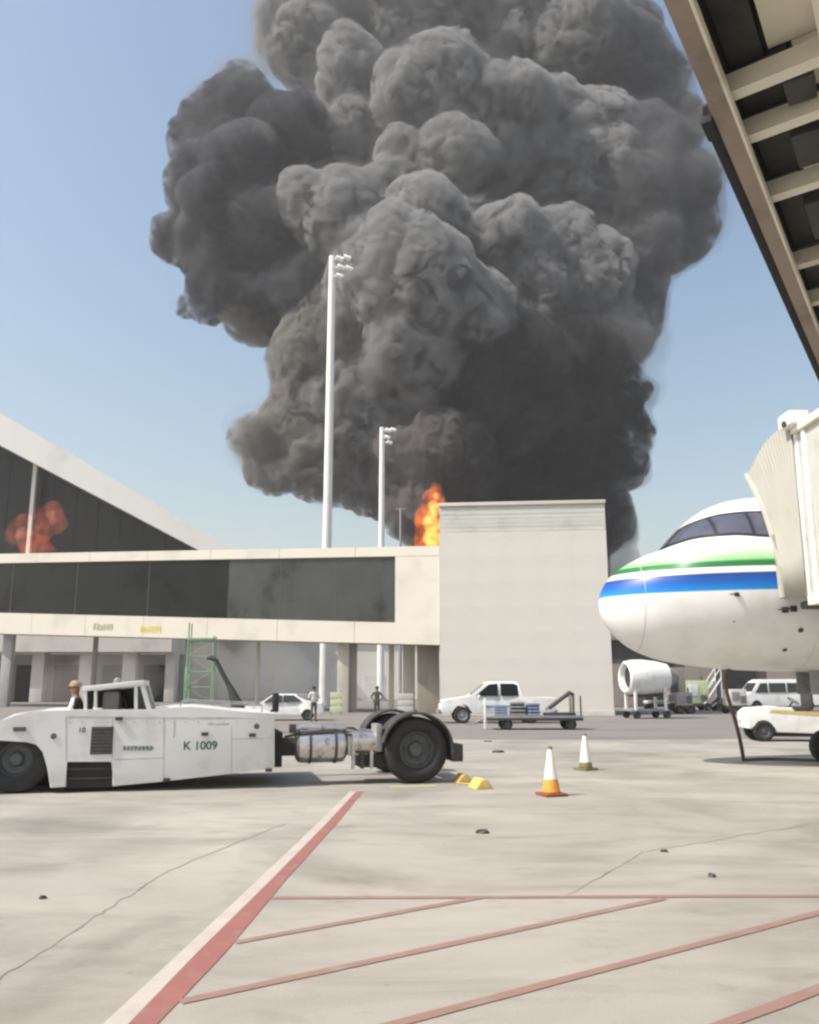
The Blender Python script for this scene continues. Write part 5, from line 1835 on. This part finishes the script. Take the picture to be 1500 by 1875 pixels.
blobs = [
    # foot of the column behind the block
    (860, 960, 80, 0), (950, 950, 85, 0), (1040, 950, 80, 0), (1095, 940, 60, 0), (820, 900, 60, -6), (900, 1040, 80, 4), (1000, 1040, 90, 4), (800, 960, 45, 0), (905, 1180, 90, 6), (1010, 1180, 90, 6),
    # low left lobes
    (512, 806, 42, -4), (545, 835, 55, -2), (600, 840, 58, -4), (650, 850, 50, -2), (700, 860, 50, 0), (735, 880, 45, 2), (575, 775, 62, 0), (610, 720, 75, 0),
    # front puffs above the fire
    (760, 815, 45, -16), (800, 785, 40, -18), (845, 800, 42, -17), (760, 880, 40, -10), (810, 850, 50, -12), (790, 900, 34, -16), (850, 890, 40, -12), (742, 945, 30, -10),
    # low right
    (900, 830, 110, 0), (1000, 820, 110, 2), (1080, 820, 100, 2), (1140, 830, 62, 2), (1175, 780, 42, 2), (1170, 850, 32, 4), (1120, 740, 85, 0), (1160, 690, 45, 0),
    # middle
    (560, 640, 52, -2), (620, 620, 90, -6), (690, 720, 100, -6), (760, 640, 110, -12), (860, 680, 110, -8), (960, 660, 110, -12), (1060, 640, 100, -6), (1130, 600, 82, 0), (1180, 560, 44, 2), (1100, 690, 80, -2),
    (470, 600, 48, 0), (415, 575, 40, 0), (365, 572, 34, 2), (335, 578, 22, 2), (450, 530, 70, -2), (520, 540, 80, -4), (390, 470, 80, 0), (330, 440, 40, 2), (315, 430, 28, 2), (370, 520, 50, 0),
    (700, 520, 110, -14), (800, 500, 95, -20), (880, 540, 80, -18), (980, 520, 90, -10), (1080, 500, 90, -4), (1160, 480, 80, 2),
    (600, 420, 85, -8), (520, 420, 80, -2), (440, 400, 80, 0), (395, 340, 66, 2), (375, 270, 44, 4), (430, 240, 68, 4), (500, 260, 66, 4), (555, 290, 50, 2), (480, 330, 80, 2), (420, 195, 28, 6),
    (680, 380, 80, -6), (760, 390, 80, -14), (930, 380, 68, -16), (860, 400, 70, -12), (985, 420, 60, -14), (1040, 440, 60, -8), (1230, 440, 55, 8), (1200, 380, 80, 8), (1255, 430, 34, 8),
    (800, 270, 66, -10), (730, 290, 62, -4), (870, 310, 70, 0), (960, 300, 80, 4), (1060, 330, 90, 4), (1150, 300, 90, 8), (1190, 250, 60, 10), (1120, 380, 80, 4),
    (970, 400, 90, 10), (960, 300, 90, 14), (900, 350, 90, 14), (1000, 360, 80, 6),
    # upper
    (840, 120, 56, -8), (800, 150, 56, -6), (890, 150, 56, -6), (750, 170, 50, -2), (960, 180, 60, -4), (1030, 210, 56, 0), (880, 210, 70, -2), (1085, 220, 50, 4),
    (640, 250, 70, 8), (620, 170, 70, 8), (560, 130, 60, 12), (560, 60, 62, 14), (640, 60, 80, 14), (620, -30, 90, 16), (720, 70, 90, 14), (700, -60, 110, 16),
    (820, 20, 110, 14), (940, 60, 100, 12), (1040, 90, 90, 12), (1110, 150, 70, 12), (1160, 190, 50, 14), (940, -60, 130, 16), (1060, -20, 90, 16), (830, -130, 160, 20), (980, -200, 150, 22), (700, -190, 130, 22), (1110, 60, 56, 16),
]
LAY = [(15.0, 0.26), (7.5, 0.34), (4.0, 0.40), (2.0, 0.44)]
WARP = ((26.0, 9.0), (11.0, 4.5), (5.0, 2.2))
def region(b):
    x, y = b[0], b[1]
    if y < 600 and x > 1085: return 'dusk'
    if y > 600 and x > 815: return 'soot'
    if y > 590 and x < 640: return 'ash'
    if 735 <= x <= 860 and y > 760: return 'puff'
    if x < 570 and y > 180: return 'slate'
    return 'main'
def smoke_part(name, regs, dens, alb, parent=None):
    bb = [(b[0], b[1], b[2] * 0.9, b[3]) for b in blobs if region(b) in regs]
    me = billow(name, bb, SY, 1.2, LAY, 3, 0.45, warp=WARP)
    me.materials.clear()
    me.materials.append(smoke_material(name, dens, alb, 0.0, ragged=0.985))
    o = bpy.data.objects.new(name, me)
    COL.objects.link(o)
    if parent:
        o.parent = parent
    o['kind'] = 'stuff'
    return o
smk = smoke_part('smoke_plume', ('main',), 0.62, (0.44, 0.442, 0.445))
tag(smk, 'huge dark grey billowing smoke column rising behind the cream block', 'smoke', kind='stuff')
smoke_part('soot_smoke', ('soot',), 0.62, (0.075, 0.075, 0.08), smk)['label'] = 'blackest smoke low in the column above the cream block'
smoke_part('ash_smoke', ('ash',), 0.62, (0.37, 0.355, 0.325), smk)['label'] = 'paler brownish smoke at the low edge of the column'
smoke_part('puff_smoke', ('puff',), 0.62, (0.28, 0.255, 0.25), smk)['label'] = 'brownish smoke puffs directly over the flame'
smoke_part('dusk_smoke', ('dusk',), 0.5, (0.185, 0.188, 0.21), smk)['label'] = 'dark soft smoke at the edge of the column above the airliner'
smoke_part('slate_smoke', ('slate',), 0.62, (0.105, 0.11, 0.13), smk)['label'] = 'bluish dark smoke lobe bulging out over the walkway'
# thinner smoke fraying from the column: veils that follow its surface and swell where the wind takes it
def veil(name, grow, blobs_, seed, dens, wind):
    bb = []
    for x, y, r, dy in blobs_:
        lift_ = wind * max(0.0, min(1.0, (x - 1050) / 200.0)) + wind * 1.2 * max(0.0, min(1.0, (620 - x) / 120.0)) * max(0.0, min(1.0, (260 - y) / 160.0))
        bb.append((x + lift_ * 0.3 * (1 if x > 800 else -1), y, r * 0.9 + grow + lift_, dy))
    me = billow(name, bb, SY, 1.6, [(15.0, 0.26), (7.5, 0.34), (3.4, 0.3)], seed, 0.8, warp=((26.0, 9.0), (11.0, 6.0), (5.0, 3.5)), wseed=90)
    me.materials.clear()
    me.materials.append(smoke_material(name, dens, (0.3, 0.3, 0.31)))
    o = bpy.data.objects.new(name, me)
    COL.objects.link(o)
    o.parent = smk
    o['kind'] = 'stuff'
    return o
veil('thin_smoke', 3.0, blobs, 3, 0.09, 9.0)['label'] = 'thin grey smoke fraying at the edges of the column'
veil('smoke_veil', 7.0, blobs, 14, 0.02, 22.0)['label'] = 'faint veil of smoke drifting off the column'
thin = [(1140, 950, 30, 0), (1146, 985, 24, 0), (1130, 905, 34, 0), (1138, 1030, 26, 0), (1125, 1080, 34, 0), (1120, 1130, 40, 0)]
thin_me = billow('thin_smoke', thin, SY, 0.9, [(7.0, 0.3), (3.0, 0.3)], 21, 0.5, warp=((11.0, 4.0), (5.0, 2.0)))
thin_me.materials.clear()
thin_me.materials.append(smoke_material('drifting_smoke', 0.22, (0.4, 0.38, 0.39)))
th = bpy.data.objects.new('drifting_smoke', thin_me)
COL.objects.link(th)
th.parent = smk
th['kind'] = 'stuff'

def flame_material(name, strength, dens, c1=(1.0, 0.22, 0.02), c2=(1.0, 0.45, 0.06), scale=0.55):
    m = bpy.data.materials.new(name)
    m.use_nodes = True
    t = m.node_tree
    t.nodes.clear()
    out = t.nodes.new('ShaderNodeOutputMaterial')
    em = t.nodes.new('ShaderNodeEmission')
    em.inputs['Color'].default_value = (*c1, 1)
    em.inputs['Strength'].default_value = strength
    ab = t.nodes.new('ShaderNodeVolumeAbsorption')
    ab.inputs['Color'].default_value = (0.3, 0.15, 0.1, 1)
    ab.inputs['Density'].default_value = dens
    ad = t.nodes.new('ShaderNodeAddShader')
    tc = t.nodes.new('ShaderNodeTexCoord')
    nz = t.nodes.new('ShaderNodeTexNoise')
    nz.inputs['Scale'].default_value = scale
    nz.inputs['Detail'].default_value = 3.0
    nz.inputs['Distortion'].default_value = 0.8
    t.links.new(tc.outputs['Object'], nz.inputs['Vector'])
    mr = t.nodes.new('ShaderNodeMapRange')
    mr.inputs['From Min'].default_value = 0.36
    mr.inputs['From Max'].default_value = 0.62
    mr.inputs['To Min'].default_value = 0.0
    mr.inputs['To Max'].default_value = strength * 1.9
    t.links.new(nz.outputs['Fac'], mr.inputs['Value'])
    t.links.new(mr.outputs[0], em.inputs['Strength'])
    m.cycles.volume_step_rate = 0.15
    t.links.new(em.outputs[0], ad.inputs[0])
    t.links.new(ab.outputs[0], ad.inputs[1])
    t.links.new(ad.outputs[0], out.inputs['Volume'])
    return m
FY = 140.0
fl = [(786, 985, 27), (784, 950, 24), (792, 918, 20), (792, 985, 24), (790, 960, 24), (793, 930, 21), (797, 905, 12), (799, 893, 7), (780, 945, 14), (806, 950, 18), (795, 1010, 26), (800, 1040, 28), (796, 1075, 28), (790, 1110, 26), (778, 970, 16), (786, 912, 9)]
fl_me = billow('flame', fl, FY, 0.3, [(2.6, 0.3), (1.2, 0.3)], 41, 0.22)
fl_me.materials.clear()
fl_me.materials.append(flame_material('fire', 0.15, 0.15, (1.0, 0.20, 0.035)))
flo = bpy.data.objects.new('flame', fl_me)
COL.objects.link(flo)
tag(flo, 'bright orange flame leaping up beside the cream block under the smoke', 'fire')
core = [(790, 985, 15), (790, 958, 16), (795, 930, 13), (800, 908, 6), (795, 1005, 11), (788, 945, 7)]
co_me = billow('flame_core', core, FY, 0.25, [(1.6, 0.3)], 47, 0.2)
co_me.materials.clear()
co_me.materials.append(flame_material('fire_core', 0.62, 0.12, (1.0, 0.42, 0.09)))
coo = bpy.data.objects.new('flame_core', co_me)
COL.objects.link(coo)
coo.parent = flo
# fire's reflection in the hall glazing, imitated by an emissive volume before it
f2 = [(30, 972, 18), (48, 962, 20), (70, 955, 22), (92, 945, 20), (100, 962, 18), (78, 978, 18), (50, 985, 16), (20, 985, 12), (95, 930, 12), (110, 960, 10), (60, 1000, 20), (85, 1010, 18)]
f2_me = billow('fire_reflection', f2, HY + 1.4, 0.3, [(2.4, 0.28), (1.1, 0.28)], 61, 0.22)
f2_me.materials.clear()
f2_me.materials.append(flame_material('fire_reflection_glow', 0.055, 0.05, (1.0, 0.24, 0.12)))
f2o = bpy.data.objects.new('fire_reflection', f2_me)
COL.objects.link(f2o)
tag(f2o, 'added red orange glow imitating the fire reflected in the dark glazing under the leaning roof edge', 'fire')
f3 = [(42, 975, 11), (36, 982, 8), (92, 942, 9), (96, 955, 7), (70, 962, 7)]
f3_me = billow('fire_reflection_core', f3, HY + 1.2, 0.25, [(1.6, 0.35)], 67, 0.2)
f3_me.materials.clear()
f3_me.materials.append(flame_material('fire_reflection_core', 0.16, 0.1, (1.0, 0.40, 0.26)))
f3o = bpy.data.objects.new('fire_reflection_core', f3_me)
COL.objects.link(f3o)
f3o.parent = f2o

# low smoke drifting between the walkway and the haze wall
lo_ = [(110, 1255, 40, -8), (180, 1250, 45, -7), (250, 1245, 45, -6), (360, 1230, 55, 0), (430, 1245, 60, 4), (500, 1235, 60, 0), (560, 1250, 60, 6), (640, 1255, 50, 0), (700, 1262, 45, 5), (300, 1250, 45, 4), (470, 1210, 40, 0)]
lo_me = billow('low_smoke', lo_, 108.0, 1.0, [(7.0, 0.3), (3.0, 0.25)], 71, 0.7, warp=((12.0, 5.0), (6.0, 2.0)))
lo_me.materials.clear()
lo_me.materials.append(smoke_material('low_smoke', 0.05, (0.93, 0.91, 0.88)))
loo = bpy.data.objects.new('low_smoke', lo_me)
COL.objects.link(loo)
tag(loo, 'thin pale smoke hanging low beyond the walkway columns', 'smoke', kind='stuff')

# ------------------------------------------------------------------ dusty air
hz = MB()
hz.box((0, 2000, 84), (12400, 12400, 170))
ho = hz.build('haze', mat('unused_haze', (0.5, 0.5, 0.5)), smooth=0)
hm = bpy.data.materials.new('dusty_air')
hm.use_nodes = True
t = hm.node_tree
t.nodes.clear()
out = t.nodes.new('ShaderNodeOutputMaterial')
pv = t.nodes.new('ShaderNodeVolumePrincipled')
pv.inputs['Color'].default_value = (0.95, 0.95, 0.955, 1)
pv.inputs['Density'].default_value = 0.00036
pv.inputs['Density Attribute'].default_value = ''
pv.inputs['Anisotropy'].default_value = 0.35
t.links.new(pv.outputs[0], out.inputs['Volume'])
ho.data.materials.clear()
ho.data.materials.append(hm)
tag(ho, 'pale dusty haze filling the air over the airport', 'haze', kind='stuff')
